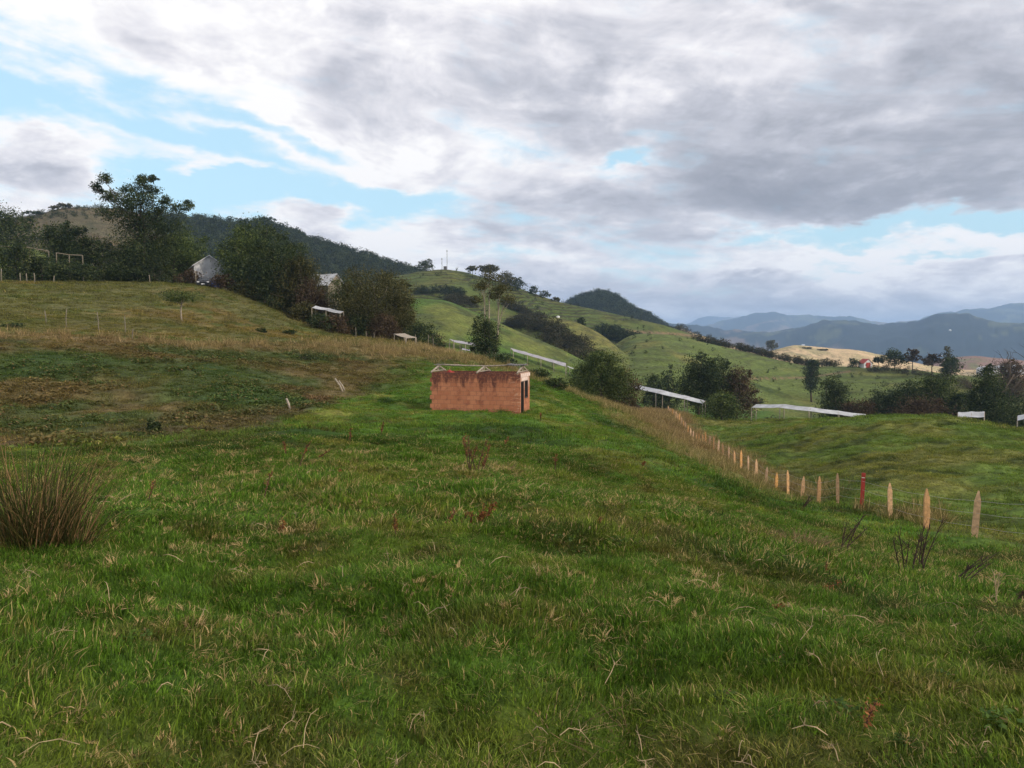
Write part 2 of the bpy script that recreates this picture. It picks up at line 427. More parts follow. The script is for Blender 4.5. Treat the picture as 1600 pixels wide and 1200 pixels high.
def height(x, y, detail=True, layers=False):
    x = np.asarray(x, float); y = np.asarray(y, float)
    r = np.hypot(x, y) + 1e-6; a = np.arctan2(x, y)
    z = near_z(a, r)
    floor = -22 - 34 * sstep(350, 900, r) - 40 * sstep(1500, 3200, r)
    z = z * (1 - sstep(200, 300, r)) + floor * sstep(200, 300, r)
    back = sstep(0.80, 1.4, np.abs(a))
    z = z * (1 - back) + (-0.02 * np.minimum(r, 800)) * back
    if detail:
        am = sstep(1.5, 9, r) * (1 - 0.6 * sstep(20, 60, r)) * (1 - 0.9 * np.exp(-((x - fence_x(y)) / 3.5) ** 2) * (y > 10))
        z = z + 0.30 * am * fbm(x, y, 7, 3, 1)
        z = z + 0.045 * sstep(0.8, 3, r) * fbm(x, y, 0.45, 2, 6) * (1 - sstep(15, 30, r))
        z = z + 0.085 * sstep(0.8, 3, r) * (1 + 0.7 * sstep(12, 40, r)) * fbm(x, y, 0.9, 3, 5) * (1 - sstep(120, 200, r))
        # trampled tussocks of the paddock beyond the fence
        pad = sstep(1, 6, x - fence_x(y)) * sstep(25, 40, r) * (1 - sstep(110, 140, r))
        z = z + pad * 0.20 * fbm(x, y, 1.9, 3, 9)
        z = z + 1.0 * sstep(180, 350, r) * (1 - sstep(600, 900, r)) * fbm(x, y, 45, 3, 12)
    lay = np.zeros(z.shape, int)
    for i, (nm, xa, t, ra, rr, sf, sb, wd, rg) in enumerate(_H):
        tc_ = _smooth_interp(a, xa, t); rc = np.interp(a, ra, rr)
        zc = EYE + rc * tc_
        if detail:
            zc = zc + (1.4 if rc.max() > 3000 else 0.18) * rg[0] * fbm(x, y, rg[1] * (0.45 if rc.max() > 3000 else .35), 5, 20 + i, .62)
        d = r - rc
        sl = np.where(d < 0, sf, sb)
        zh = zc - sl * wd * (np.sqrt(1 + (d / wd) ** 2) - 1)
        zh = np.where((a < xa[0] - 0.25) | (a > xa[-1] + 0.25), -500, zh)
        if detail:
            off = np.minimum(np.abs(d) / (3 * wd), 1)
            zh = zh + rg[0] * fbm(x, y, rg[1], 5, 40 + i) * off
            if rc.max() > 3000:
                zh = zh + off * 5.5 * rg[0] * (np.abs(fbm(x, y, rg[1] * 2.2, 3, 60 + i)) - 0.35)
        k = 0.004 * r + 0.2
        nz = 0.5 * (z + zh + np.sqrt((z - zh) ** 2 + k * k))
        lay = np.where(zh > z, i + 1, lay)
        z = np.where(zh < z - 60, z, nz - np.where(np.abs(z - zh) > 4 * k, 0, 0))
    if layers: return z, lay
    return z
def ground(px, r, off=0.0):
    """point on the ground seen in column px at horizontal distance r"""
    py = 560.0
    for _ in range(3):
        a, t = azt(px, py)
        x, y = math.sin(a) * r, math.cos(a) * r
        z = float(height(np.array([x]), np.array([y]))[0])
        py = float(project(x, y, z)[1])
    return Vector((x, y, z + off))
def gz(x, y): return float(height(np.array([x]), np.array([y]))[0])

# ------------------------------------------------------------------ land cover: colour of what grows where; on the tan hill it also carries sunlight
def C(*v): return np.array(v, float)
G_FRESH, G_YEL, G_DARK, G_BRN, G_TAN = C(.068,.128,.018), C(.132,.150,.028), C(.022,.048,.010), C(.120,.080,.036), C(.205,.142,.072)
G_RUST, G_OLIVE, G_BRIGHT = C(.110,.066,.040), C(.104,.102,.038), C(.068,.145,.018)
def lerp(a, b, f): return a * (1 - f[..., None]) + b * f[..., None]
def zones(x, y, z, lay):
    """masks of the near land cover"""
    px, py = project(x, np.maximum(y, 0.3), z)
    r = np.hypot(x, y)
    nz = fbm(x, y, 9, 4, 71)
    front = y > 0.5
    wob = nz * 8
    left = (1 - sstep(560, 700, px + wob * 3)) * front
    # foot of the gully: line from (0,700) rising right to (560,600)
    foot = np.interp(px, [-200, 0, 200, 400, 500, 600, 680], [700, 700, 692, 672, 640, 612, 592]) + wob
    top = np.interp(px, [-200, 0, 300, 500, 640], [512, 516, 531, 536, 542])
    rough = left * (1 - sstep(foot - 6, foot + 6, py)) * sstep(top - 2, top + 4, py) * (r > 18) * (r < 95) * (lay == 0)
    upper = left * (1 - sstep(top - 3, top + 1, py)) * (r > 50) * (r < 135) * (lay == 0)
    strip = np.exp(-((py - (top + 8)) / np.interp(px, [0, 400, 700], [5, 6, 10])) ** 2) * (px < 760) * (r > 50) * (r < 95) * front * (lay == 0)
    s = x - fence_x(y)
    wdt = np.interp(y, [20, 40, 60, 90], [1.5, 3.5, 10, 14])
    dry = sstep(-wdt - 3, -wdt * .6, s + nz * 3) * (1 - sstep(1, 4, s + nz)) * sstep(26, 52, y + nz * 4) * (1 - sstep(118, 130, y))
    back = sstep(58, 68, r + nz * 5) * (1 - sstep(100, 120, r)) * sstep(600, 700, px) * (1 - sstep(870, 960, px)) * front * (lay == 0)
    dry = np.maximum(dry, back * 0.5)
    nearf = sstep(-1, 1, s) * (1 - sstep(2, 5, s + nz)) * sstep(14, 17, y) * (1 - sstep(24, 32, y))
    dry = np.maximum(dry, nearf * 0.45)
    pad = sstep(0, 5, s) * sstep(18, 30, y) * (r < 150)
    # reddish patches at the gully foot
    rust = np.exp(-((py - foot + 12) / 16) ** 2) * left * (r > 15) * (r < 60) * sstep(-0.25, 0.3, fbm(x, y, 4, 3, 77))
    rust = np.maximum(rust, rough * sstep(0.15, 0.7, fbm(x, y, 7, 3, 78)) * np.clip((610 - py) / 50, 0, 1) * 0.75)
    return dict(px=px, py=py, r=r, rough=rough, upper=upper, strip=strip, dry=dry, pad=pad, rust=rust, nz=nz)
def near_cover(x, y, z, lay, zo=None):
    zo = zo or zones(x, y, z, lay)
    n1, n2, n3 = fbm(x, y, 1.1, 4, 80), fbm(x, y, 3.6, 4, 81), fbm(x, y, 0.45, 3, 82)
    c = np.broadcast_to(G_FRESH, x.shape + (3,)).copy()
    c = lerp(c, G_BRIGHT, 0.55 * sstep(0.0, 0.8, n2) * sstep(4, 10, zo['r']))
    c = lerp(c, G_YEL, (0.60 + .25 * sstep(9, 22, zo['r'])) * sstep(0.0, 0.8, n1 + .25 * n2))
    c = lerp(c, G_DARK, 0.75 * sstep(0.05, 0.8, -n2 + 0.35 * n3))
    c = lerp(c, G_BRN, 0.40 * sstep(0.3, 0.9, n3 + 0.5 * n1))
    m2, m3 = fbm(x, y, 6, 4, 83), fbm(x, y, 2.4, 4, 84)
    rg = lerp(np.broadcast_to(C(.056,.076,.025), c.shape).copy(), C(.112,.086,.037), sstep(-0.1, 0.7, m2 + 0.4 * m3))
    rg = lerp(rg, C(.046,.076,.024), sstep(0.0, 0.7, -m2 + 0.3 * m3))
    c = lerp(c, rg, zo['rough'])
    up = lerp(np.broadcast_to(G_OLIVE, c.shape).copy(), C(.150,.110,.040), sstep(0, 0.8, fbm(x, y, 10, 4, 85)))
    up = lerp(up, C(.075,.090,.025), sstep(0.1, 0.9, m3))
    c = lerp(c, up, zo['upper'])
    c = lerp(c, G_RUST, 0.6 * zo['rust'])
    pd = lerp(np.broadcast_to(C(.094,.142,.028), c.shape).copy(), C(.140,.142,.038), sstep(-0.2, 0.7, m2))
    pd = lerp(pd, C(.034,.052,.016), 0.8 * sstep(0.1, 0.75, fbm(x, y * 1.6, 2.2, 3, 86)))
    c = lerp(c, pd, zo['pad'])
    tan = lerp(np.broadcast_to(G_TAN, c.shape).copy(), C(.165,.110,.055), sstep(-0.2, 0.7, m3))
    c = lerp(c, tan, 0.92 * np.clip(zo['dry'] * (0.75 + 0.45 * m3), 0, 1))
    c = lerp(c, C(.235,.175,.090), 0.62 * zo['strip'])
    return c
def cover(x, y, z, lay):
    c = near_cover(x, y, z, lay)
    r = np.hypot(x, y)
    a1, a2, a3 = fbm(x, y, 60, 4, 90), fbm(x, y, 16, 4, 91), fbm(x, y, 5, 3, 92)
    terr = np.zeros(x.shape)
    valley = lerp(np.broadcast_to(C(.060,.085,.026), c.shape).copy(), C(.04,.055,.02), sstep(0, .6, a1))
    f = sstep(125, 150, r) * (lay == 0)
    c = lerp(c, valley, f)
    def grassy(g, y_, d):
        k = lerp(np.broadcast_to(g, c.shape).copy(), y_, sstep(-0.3, 0.7, a2 + 0.4 * a1))
        return lerp(k, d, 0.75 * sstep(0.15, 0.85, a3 * 0.8 + a1 * 0.4))
    cols = {
      1: grassy(C(.058,.105,.020), C(.100,.115,.030), C(.040,.055,.020)),
      2: grassy(C(.095,.115,.030), C(.120,.115,.034), C(.060,.065,.025)),
      3: grassy(C(.080,.105,.028), C(.110,.112,.032), C(.052,.062,.024)),
      4: grassy(C(.075,.100,.026), C(.100,.108,.030), C(.045,.055,.022)),
      5: grassy(C(.085,.115,.028), C(.11,.12,.03), C(.05,.06,.02)),
      6: grassy(C(.092,.080,.046), C(.118,.092,.054), C(.048,.052,.026)),
      7: grassy(C(.022,.034,.016), C(.030,.040,.018), C(.016,.024,.012)),
      8: grassy(C(.022,.034,.016), C(.030,.040,.018), C(.016,.024,.012)),
      9: grassy(C(.50,.37,.22), C(.36,.30,.16), C(.14,.13,.07)),  # tan hill: dry grass, with sunlight through the cloud gaps put into its colour
      10: grassy(C(.22,.13,.10), C(.16,.15,.07), C(.07,.08,.04)),
    }
    for k, v in cols.items():
        c = np.where((lay == k)[..., None], v * (1.25 if k == 3 else 1.0 if k == 4 else 1.2 if k < 6 else 1), c)
    # patchwork of fields on the far mountains
    far = lay >= 11
    fz = fbm(x, y, 200, 5, 95, .6); fz2 = fbm(x, y, 60, 4, 96, .6)
    mt = lerp(np.broadcast_to(C(.010,.018,.018), c.shape).copy(), C(.085,.095,.045), sstep(0.15, 0.5, fz + 0.5 * fz2) * 0.85)
    mt = lerp(mt, C(.17,.12,.09), sstep(0.65, 0.9, fbm(x, y, 420, 3, 97) + 0.3 * fz2) * 0.8)
    c = np.where(far[..., None], mt, c)
    vf = (lay == 0) & (r > 900)
    v2 = lerp(np.broadcast_to(C(.045,.070,.030), c.shape).copy(), C(.14,.14,.06), sstep(0.1, 0.5, fbm(x, y, 150, 3, 98)))
    c = np.where(vf[..., None], v2, c)
    terr = np.where((lay == 4), 1.0, np.where((lay == 3) | (lay == 2), 0.45, np.where(lay == 1, .3, 0.0)))
    # a dirt track cut under the hedge on the mid slope, and one below it
    px, py = project(x, np.maximum(y, 1), z)
    for pts, wd, rr in (([(960,517),(1060,522),(1120,530)], 1.6, (300, 460)), ([(1160,592),(1260,590),(1330,580)], 1.2, (200, 340))):
        ly = np.interp(px, [p[0] for p in pts], [p[1] for p in pts])
        mk = np.exp(-((py - ly) / wd) ** 2) * (px > pts[0][0]) * (px < pts[-1][0]) * (r > rr[0]) * (r < rr[1]) * (y > 0)
        c = lerp(c, C(.26, .15, .11), 0.7 * mk)
    return c, terr

# ------------------------------------------------------------------ terrain mesh (polar sheet out to the mountains)
azs = np.concatenate([np.arange(-180, -46, 3.0), np.arange(-46, -36, 0.5), np.arange(-36, 36.01, 0.09), np.arange(36.5, 46, 0.5), np.arange(46, 180, 3.0)])
azs = np.radians(azs)
rs = [0.35]
while rs[-1] < 15000:
    rr_ = rs[-1]
    rs.append(rr_ * (1.05 if rr_ < 1.5 else 1.008 if rr_ < 900 else 1.012))
rs = np.array(rs)
AA, RR = np.meshgrid(azs, rs)
TX, TY = np.sin(AA) * RR, np.cos(AA) * RR
TZ, TL = height(TX, TY, layers=True)
TC, TT = cover(TX, TY, TZ, TL)
nr, na = AA.shape
vv = np.stack([TX, TY, TZ], -1).reshape(-1, 3)
idx = np.arange(nr * na).reshape(nr, na)
nxt = np.roll(idx, -1, axis=1)
quads = np.stack([idx[:-1], nxt[:-1], nxt[1:], idx[1:]], -1).reshape(-1, 4)[:, ::-1]
vv = np.vstack([vv, [[0, 0, float(TZ[0].mean())]]])
tris = np.stack([np.full(na, nr * na), idx[0], nxt[0]], -1)[:, ::-1]
ccol = np.concatenate([TC.reshape(-1, 3), TT.reshape(-1, 1)], 1)
ccol = np.vstack([ccol, ccol[:1]])

mt = bpy.data.materials.new('ground'); mt.use_nodes = True
t = NT(mt.node_tree); bs = t.n['Principled BSDF']
att = t.node('ShaderNodeAttribute', attribute_name='cover')
geo = t.node('ShaderNodeNewGeometry'); POS = geo.outputs['Position']
na1 = t.noise(POS, 7.0, 6, 0.65)
na2 = t.noise(POS, 0.9, 5, 0.6)
na3 = t.noise(POS, 0.12, 5, 0.6)
k = t.m('MULTIPLY', t.ss(na1, 0.25, 0.75, 0.60, 1.40), t.ss(na2, 0.25, 0.75, 0.70, 1.30))
k = t.m('MULTIPLY', k, t.ss(na3, 0.3, 0.7, 0.85, 1.15))
sc_ = t.node('ShaderNodeVectorMath', operation='SCALE'); t.link(att.outputs['Color'], sc_.inputs[0]); t.link(k, sc_.inputs[3])
# livestock terraces: bare darker risers that follow the contour
sz = t.node('ShaderNodeSeparateXYZ'); t.link(POS, sz.inputs[0])
zz = t.m('ADD', sz.outputs[2], t.m('MULTIPLY', t.noise(POS, 0.045, 5, 0.65), 8.0))
wv_ = t.m('SINE', t.m('MULTIPLY', zz, 2 * math.pi / 2.0))
patch = t.ss(t.noise(POS, 0.02, 4, 0.6), 0.36, 0.52)
tmask = t.m('MULTIPLY', att.outputs['Alpha'], patch)
col = t.mix(t.m('MULTIPLY', t.m('MULTIPLY', t.ss(wv_, 0.0, 0.8), tmask), 0.78), sc_.outputs[0], (.045, .042, .022))
t.link(col, bs.inputs['Base Color'])
bs.inputs['Roughness'].default_value = 0.95; bs.inputs['Specular IOR Level'].default_value = 0.1
b1 = t.node('ShaderNodeBump'); b1.inputs['Strength'].default_value = 0.8; b1.inputs['Distance'].default_value = 0.10
t.link(na1, b1.inputs['Height'])
b2 = t.node('ShaderNodeBump'); b2.inputs['Strength'].default_value = 0.7; b2.inputs['Distance'].default_value = 0.6
t.link(na2, b2.inputs['Height']); t.link(b1.outputs[0], b2.inputs['Normal'])
b3 = t.node('ShaderNodeBump'); b3.inputs['Distance'].default_value = 0.8
t.link(t.m('MULTIPLY', tmask, 0.9), b3.inputs['Strength']); t.link(wv_, b3.inputs['Height']); t.link(b2.outputs[0], b3.inputs['Normal'])
t.link(b3.outputs[0], bs.inputs['Normal'])
terrain = mesh_np('ground', vv, quads, tris, mt, smooth=True, attrs={'cover': ('FLOAT_COLOR', ccol)})
tag(terrain, kind='structure')
# ------------------------------------------------------------------ foliage materials
def leaf_mat(name, cols, straw=None, transl=0.35, rough=0.55, use_cover=False, covmul=1.0):
    """cols: colours picked along the per-leaf 'tone' attribute (0..1)"""
    m = bpy.data.materials.new(name); m.use_nodes = True
    t = NT(m.node_tree); t.n.clear()
    ta = t.node('ShaderNodeAttribute', attribute_name='tone')
    cr = t.node('ShaderNodeValToRGB'); t.link(ta.outputs['Fac'], cr.inputs[0])
    e = cr.color_ramp.elements
    e[0].position = 0; e[0].color = (*cols[0], 1); e[1].position = 1; e[1].color = (*cols[-1], 1)
    for i, c in enumerate(cols[1:-1]):
        x = e.new((i + 1) / (len(cols) - 1)); x.color = (*c, 1)
    col = cr.outputs[0]
    if use_cover:
        ca = t.node('ShaderNodeAttribute', attribute_name='cover'); ca.attribute_type = 'INSTANCER'
        sc = t.node('ShaderNodeVectorMath', operation='MULTIPLY'); t.link(ca.outputs['Color'], sc.inputs[0]); t.link(cr.outputs[0], sc.inputs[1])
        col = sc.outputs[0]
        if straw:
            sa = t.node('ShaderNodeAttribute', attribute_name='straw')
            col = t.mix(sa.outputs['Fac'], col, straw)
    else:
        geo = t.node('ShaderNodeNewGeometry')
        n = t.noise(geo.outputs['Position'], 0.35, 3, 0.6)
        sc = t.node('ShaderNodeVectorMath', operation='SCALE'); t.link(col, sc.inputs[0]); t.link(t.ss(n, 0.3, 0.7, 0.8, 1.2), sc.inputs[3])
        col = sc.outputs[0]
    d = t.node('ShaderNodeBsdfDiffuse'); t.link(col, d.inputs[0])
    tr = t.node('ShaderNodeBsdfTranslucent')
    br = t.node('ShaderNodeVectorMath', operation='MULTIPLY'); t.link(col, br.inputs[0]); br.inputs[1].default_value = (1.25, 1.35, 0.8)
    t.link(br.outputs[0], tr.inputs[0])
    mx = t.node('ShaderNodeMixShader'); mx.inputs[0].default_value = transl; t.link(d.outputs[0], mx.inputs[1]); t.link(tr.outputs[0], mx.inputs[2])
    g = t.node('ShaderNodeBsdfGlossy'); g.inputs['Roughness'].default_value = rough; g.inputs[0].default_value = (0.9, 0.9, 0.9, 1)
    m2 = t.node('ShaderNodeMixShader'); m2.inputs[0].default_value = 0.008; t.link(mx.outputs[0], m2.inputs[1]); t.link(g.outputs[0], m2.inputs[2])
    o = t.node('ShaderNodeOutputMaterial'); t.link(m2.outputs[0], o.inputs[0])
    return m
M_GRASS = leaf_mat('grass_blades', [(.45, .48, .5), (1.05, 1.08, .9), (1.75, 1.7, 1.15)], straw=(.50, .36, .17), use_cover=True)
M_DRY = leaf_mat('dry_grass', [(.65, .65, .65), (1.0, 1.0, 1.0), (1.5, 1.45, 1.35)], straw=(.50, .36, .19), use_cover=True, transl=0.25)

# ------------------------------------------------------------------ clumps of blades
def blades(n, rad, h0, h1, w, droop, straw_p, seed, curl=1.0, lay=0.0):
    g = np.random.default_rng(seed)
    ang = g.random(n) * 6.283; rr = np.sqrt(g.random(n)) * rad
    bx, by = np.cos(ang) * rr, np.sin(ang) * rr
    hh = h0 + (h1 - h0) * g.random(n) ** 1.3
    da = ang + g.normal(0, 0.9, n)
    lean = np.abs(g.normal(0.25, 0.25, n)) + lay * g.random(n)
    ww = w * (0.7 + 0.6 * g.random(n))
    side = da + 1.5708 + g.normal(0, 0.5, n)
    V = []
    for k, (s, wf) in enumerate(((0, 1.0), (0.38, 0.9), (0.72, 0.62), (1.0, 0.0))):
        out = hh * (lean * s + droop * s * s * (0.5 + g.random(n) * 0) * curl)
        up = hh * (s - 0.35 * droop * s * s) * np.maximum(0.15, 1 - 0.5 * lean)
        cxx = bx + np.cos(da) * out; cyy = by + np.sin(da) * out
        if wf > 0:
            for sg in (-1, 1):
                V.append(np.stack([cxx + np.cos(side) * ww * wf * sg / 2, cyy + np.sin(side) * ww * wf * sg / 2, up - 0.01 * (k == 0)], -1))
        else:
            V.append(np.stack([cxx, cyy, up], -1))
    V = np.stack(V, 1)                     # n,7,3
    b = (np.arange(n) * 7)[:, None]
    q = np.concatenate([b + np.array([[0, 1, 3, 2]]), b + np.array([[2, 3, 5, 4]])])
    tr = b + np.array([[4, 5, 6]])
    tone = np.repeat(g.random(n), 7); st = (g.random(n) < straw_p) * (0.55 + 0.45 * g.random(n))
    return V.reshape(-1, 3), q, tr, tone, np.repeat(st, 7)
def clump_obj(name, mat, **kw):
    v, q, tr, tone, st = blades(**kw)
    return mesh_np(name, v, q, tr, mat, attrs={'tone': ('FLOAT', tone), 'straw': ('FLOAT', st)}, link=False)
def clump_coll(name, objs):
    c = bpy.data.collections.new(name)
    for o in objs: c.objects.link(o)
    return c
def scatter(name, pts, rot, scl, cov, coll, n_var, mat, kind='stuff', seed=0):
    """one object: its points carry instances of the clumps in coll"""
    me = bpy.data.meshes.new(name); me.vertices.add(len(pts)); me.vertices.foreach_set('co', np.asarray(pts, np.float32).ravel())
    for k, typ, arr, f in (('rot', 'FLOAT_VECTOR', rot, 'vector'), ('scl', 'FLOAT_VECTOR', scl, 'vector'),
                           ('cover', 'FLOAT_COLOR', np.concatenate([cov, np.ones((len(cov), 1))], 1), 'color')):
        a = me.attributes.new(k, typ, 'POINT'); a.data.foreach_set(f, np.asarray(arr, np.float32).ravel())
    a = me.attributes.new('pick', 'INT', 'POINT'); a.data.foreach_set('value', np.random.default_rng(seed).integers(0, n_var, len(pts)).astype(np.int32))
    me.materials.append(mat)
    o = bpy.data.objects.new(name, me); COL.objects.link(o)
    ng = bpy.data.node_groups.new(name, 'GeometryNodeTree')
    ng.interface.new_socket('Geometry', in_out='INPUT', socket_type='NodeSocketGeometry')
    ng.interface.new_socket('Geometry', in_out='OUTPUT', socket_type='NodeSocketGeometry')
    N = ng.nodes; L = ng.links
    gi = N.new('NodeGroupInput'); go = N.new('NodeGroupOutput')
    mp = N.new('GeometryNodeMeshToPoints'); L.new(gi.outputs[0], mp.inputs[0])
    ci = N.new('GeometryNodeCollectionInfo'); ci.inputs[0].default_value = coll; ci.inputs['Separate Children'].default_value = True; ci.inputs['Reset Children'].default_value = True
    ip = N.new('GeometryNodeInstanceOnPoints'); ip.inputs['Pick Instance'].default_value = True
    L.new(mp.outputs[0], ip.inputs['Points']); L.new(ci.outputs[0], ip.inputs['Instance'])
    for nm, dt, sk in (('rot', 'FLOAT_VECTOR', 'Rotation'), ('scl', 'FLOAT_VECTOR', 'Scale'), ('pick', 'INT', 'Instance Index')):
        na = N.new('GeometryNodeInputNamedAttribute'); na.data_type = dt; na.inputs[0].default_value = nm
        L.new(na.outputs[0], ip.inputs[sk])
    L.new(ip.outputs[0], go.inputs[0])
    md = o.modifiers.new('scatter', 'NODES'); md.node_group = ng
    return tag(o, kind=kind)

HUT_C = (0.40, 37.2)      # near right corner of the brick hut (plan)
def hut_local(x, y):
    ca, sa = math.cos(R(14)), math.sin(R(14))
    ux, uy = -ca, sa                     # along the front wall, to the left
    wx, wy = sa, ca                      # into the hut
    return (x - HUT_C[0]) * ux + (y - HUT_C[1]) * uy, (x - HUT_C[0]) * wx + (y - HUT_C[1]) * wy
def sample_ring(r0, r1, n, g, az0=-38, az1=38):
    a = np.radians(az0 + (az1 - az0) * g.random(n)); r = np.sqrt(r0 * r0 + (r1 * r1 - r0 * r0) * g.random(n))
    return np.sin(a) * r, np.cos(a) * r
def prep(x, y):
    z, lay = height(x, y, layers=True)
    u, v_ = hut_local(x, y)
    keep = ~((u > -0.05) & (u < 4.8) & (v_ > -0.05) & (v_ < 2.3))
    return x[keep], y[keep], z[keep], lay[keep]
g = np.random.default_rng(21)
near_cl = clump_coll('near_clumps', [clump_obj('grass_clump', M_GRASS, n=62, rad=0.11, h0=0.012, h1=0.060, w=0.0036, droop=0.75, straw_p=0.03, seed=i) for i in range(8)]
                     + [clump_obj('grass_clump', M_GRASS, n=44, rad=0.10, h0=0.02, h1=0.09, w=0.0038, droop=0.9, straw_p=0.30, seed=50 + i, lay=1.4) for i in range(1)])
mid_cl = clump_coll('mid_clumps', [clump_obj('grass_clump', M_GRASS, n=60, rad=0.20, h0=0.02, h1=0.088, w=0.0075, droop=0.6, straw_p=0.04, seed=100 + i) for i in range(7)]
                    + [clump_obj('grass_clump', M_GRASS, n=40, rad=0.20, h0=0.03, h1=0.15, w=0.010, droop=0.9, straw_p=0.25, seed=150 + i, lay=1.0) for i in range(1)])
far_cl = clump_coll('far_clumps', [clump_obj('grass_clump', M_GRASS, n=64, rad=0.45, h0=0.04, h1=0.17, w=0.019, droop=0.5, straw_p=0.015, seed=200 + i) for i in range(7)])
dry_cl = clump_coll('dry_clumps', [clump_obj('dry_clump', M_DRY, n=60, rad=0.22, h0=0.15, h1=0.62, w=0.012, droop=0.35, straw_p=0.2, seed=300 + i) for i in range(6)])
P_, R_, S_, C_ = [], [], [], []
def add_band(x, y, hmul, smul, g, lift=0.0, flat=None):
    x, y, z, lay = prep(x, y)
    zo = zones(x, y, z, lay); c = near_cover(x, y, z, lay, zo)
    n = len(x)
    # tussocky growth: taller and denser in some patches, grazed short in others
    hn = 0.80 + 0.45 * fbm(x, y, 1.3, 3, 110) + 0.45 * fbm(x, y, 0.42, 2, 112) + 0.25 * fbm(x, y, 5, 2, 111)
    s = smul * (0.75 + 0.5 * g.random(n))
    sc = np.stack([s, s, s * hmul * np.clip(hn, 0.35, 1.45)], -1)
    rot = np.stack([g.normal(0, .12, n), g.normal(0, .12, n), g.random(n) * 6.28], -1)
    c = c * (0.55 + 0.90 * g.random((n, 1)))
    yl = (g.random(n) < .10) * g.random(n); c = lerp(c, np.broadcast_to(C(.15,.13,.045), c.shape), yl)
    return np.stack([x, y, z + lift], -1), rot, sc, c, zo
x, y = sample_ring(1.7, 7.5, 12500, g); a = add_band(x, y, 1.0, 1.0, g)
scatter('grass', a[0], a[1], a[2], a[3], near_cl, 9, M_GRASS, seed=1)
x, y = sample_ring(7.0, 19, 23000, g); a = add_band(x, y, 1.0, 1.0, g)
scatter('grass', a[0], a[1], a[2], a[3], mid_cl, 8, M_GRASS, seed=2)
x, y = sample_ring(18, 75, 33000, g, -37, 37); a = add_band(x, y, 0.9, 0.8, g)
k = ~((a[4]['dry'] > 0.5) & (g.random(len(a[0])) < 0.6))
scatter('grass', a[0][k], a[1][k], a[2][k], a[3][k], far_cl, 7, M_GRASS, seed=3)
x, y = sample_ring(72, 135, 22000, g, -37, 37); a = add_band(x, y, 1.1, 1.3, g)
scatter('grass', a[0], a[1], a[2], a[3], far_cl, 7, M_GRASS, seed=4)
# small sun-bleached tufts scattered through the turf
tuft_cl = clump_coll('tuft_clumps', [clump_obj('dry_tuft', M_DRY, n=18 + 6 * (i % 3), rad=0.035, h0=0.015, h1=0.052, w=0.0030, droop=1.0, straw_p=0.45, seed=350 + i, lay=1.1) for i in range(7)])
x, y = sample_ring(2.2, 16, 22000, g)
k = g.random(len(x)) < 0.32 * sstep(-0.5, 0.9, fbm(x, y, 0.8, 3, 140) + 0.5 * fbm(x, y, 3, 2, 141)); x, y = x[k], y[k]
x, y, z, lay = prep(x, y); n = len(x); s = (0.35 + 0.75 * g.random(n) ** 1.8) * (1 + 0.07 * np.hypot(x, y))
scatter('dry_tufts', np.stack([x, y, z + 0.02 + .02 * g.random(n)], -1), np.stack([g.normal(0, .35, n), g.normal(0, .35, n), g.random(n) * 6.28], -1), np.stack([s, s, s], -1),
        (lambda q: np.stack([.20 + .26 * q, .14 + .19 * q, .06 + .10 * q], -1))(g.random(n) ** 1.5), tuft_cl, 7, M_DRY, seed=7)
# tall dry grass: the strip by the fence, the strip along the old pasture line, tufts behind the hut
x, y = sample_ring(18, 125, 110000, g, -37, 30)
x, y, z, lay = prep(x, y); zo = zones(x, y, z, lay)
dn = np.maximum(np.clip(zo['dry'], 0, 1) * 0.9, zo['strip'] * 0.7)
dn = dn * sstep(-0.9, 0.3, fbm(x, y, 3, 3, 120)) * (0.35 + 0.65 * np.minimum(1, 60 / np.hypot(x, y)))
hp = (g.random(len(x)) < dn * 0.55)
x, y, z, lay = x[hp], y[hp], z[hp], lay[hp]
n = len(x); cc = near_cover(x, y, z, lay); s = (0.7 + 0.7 * g.random(n)) * (1 + 0.5 * sstep(50, 100, np.hypot(x, y)))
cc = lerp(cc, np.broadcast_to(C(.21, .145, .075), cc.shape), np.full(n, 0.45)) * (0.75 + 0.5 * g.random((n, 1)))
scatter('dry_grass', np.stack([x, y, z], -1), np.stack([g.normal(0, .15, n), g.normal(0, .15, n), g.random(n) * 6.28], -1),
        np.stack([s * 1.1, s * 1.1, s * 0.95], -1), cc, dry_cl, 6, M_DRY, seed=5)
# rank weeds of the gully side
M_WEED = leaf_mat('weeds', [(.6, .65, .7), (1.0, 1.05, 1.0), (1.5, 1.4, 1.2)], straw=(.20, .12, .06), use_cover=True, transl=0.2)
def leafball(n, rad, leaf, seed, flat=0.7):
    g = np.random.default_rng(seed)
    d = g.normal(size=(n, 3)); d /= np.linalg.norm(d, axis=1)[:, None]
    p = d * (rad * g.random(n)[:, None] ** 0.4); p[:, 2] = np.abs(p[:, 2]) * flat
    return leaves_at(p, leaf, g)
def leaves_at(p, leaf, g, up=0.5, tone=None):
    n = len(p)
    nn = g.normal(size=(n, 3)); nn[:, 2] += up * np.sign(nn[:, 2] + 1e-6); nn /= np.linalg.norm(nn, axis=1)[:, None]
    a = np.cross(nn, g.normal(size=(n, 3))); a /= np.linalg.norm(a, axis=1)[:, None] + 1e-9
    b = np.cross(nn, a)
    s = (leaf * (0.6 + 0.8 * g.random(n)))[:, None]
    V = np.stack([p - a * s, p + b * s * .45, p + a * s, p - b * s * .45], 1).reshape(-1, 3)
    q = (np.arange(n) * 4)[:, None] + np.array([[0, 1, 2, 3]])
    tn = g.random(n) if tone is None else np.clip(tone + g.normal(0, .22, n), 0, 1)
    return V, q, np.repeat(tn, 4)
wl = []
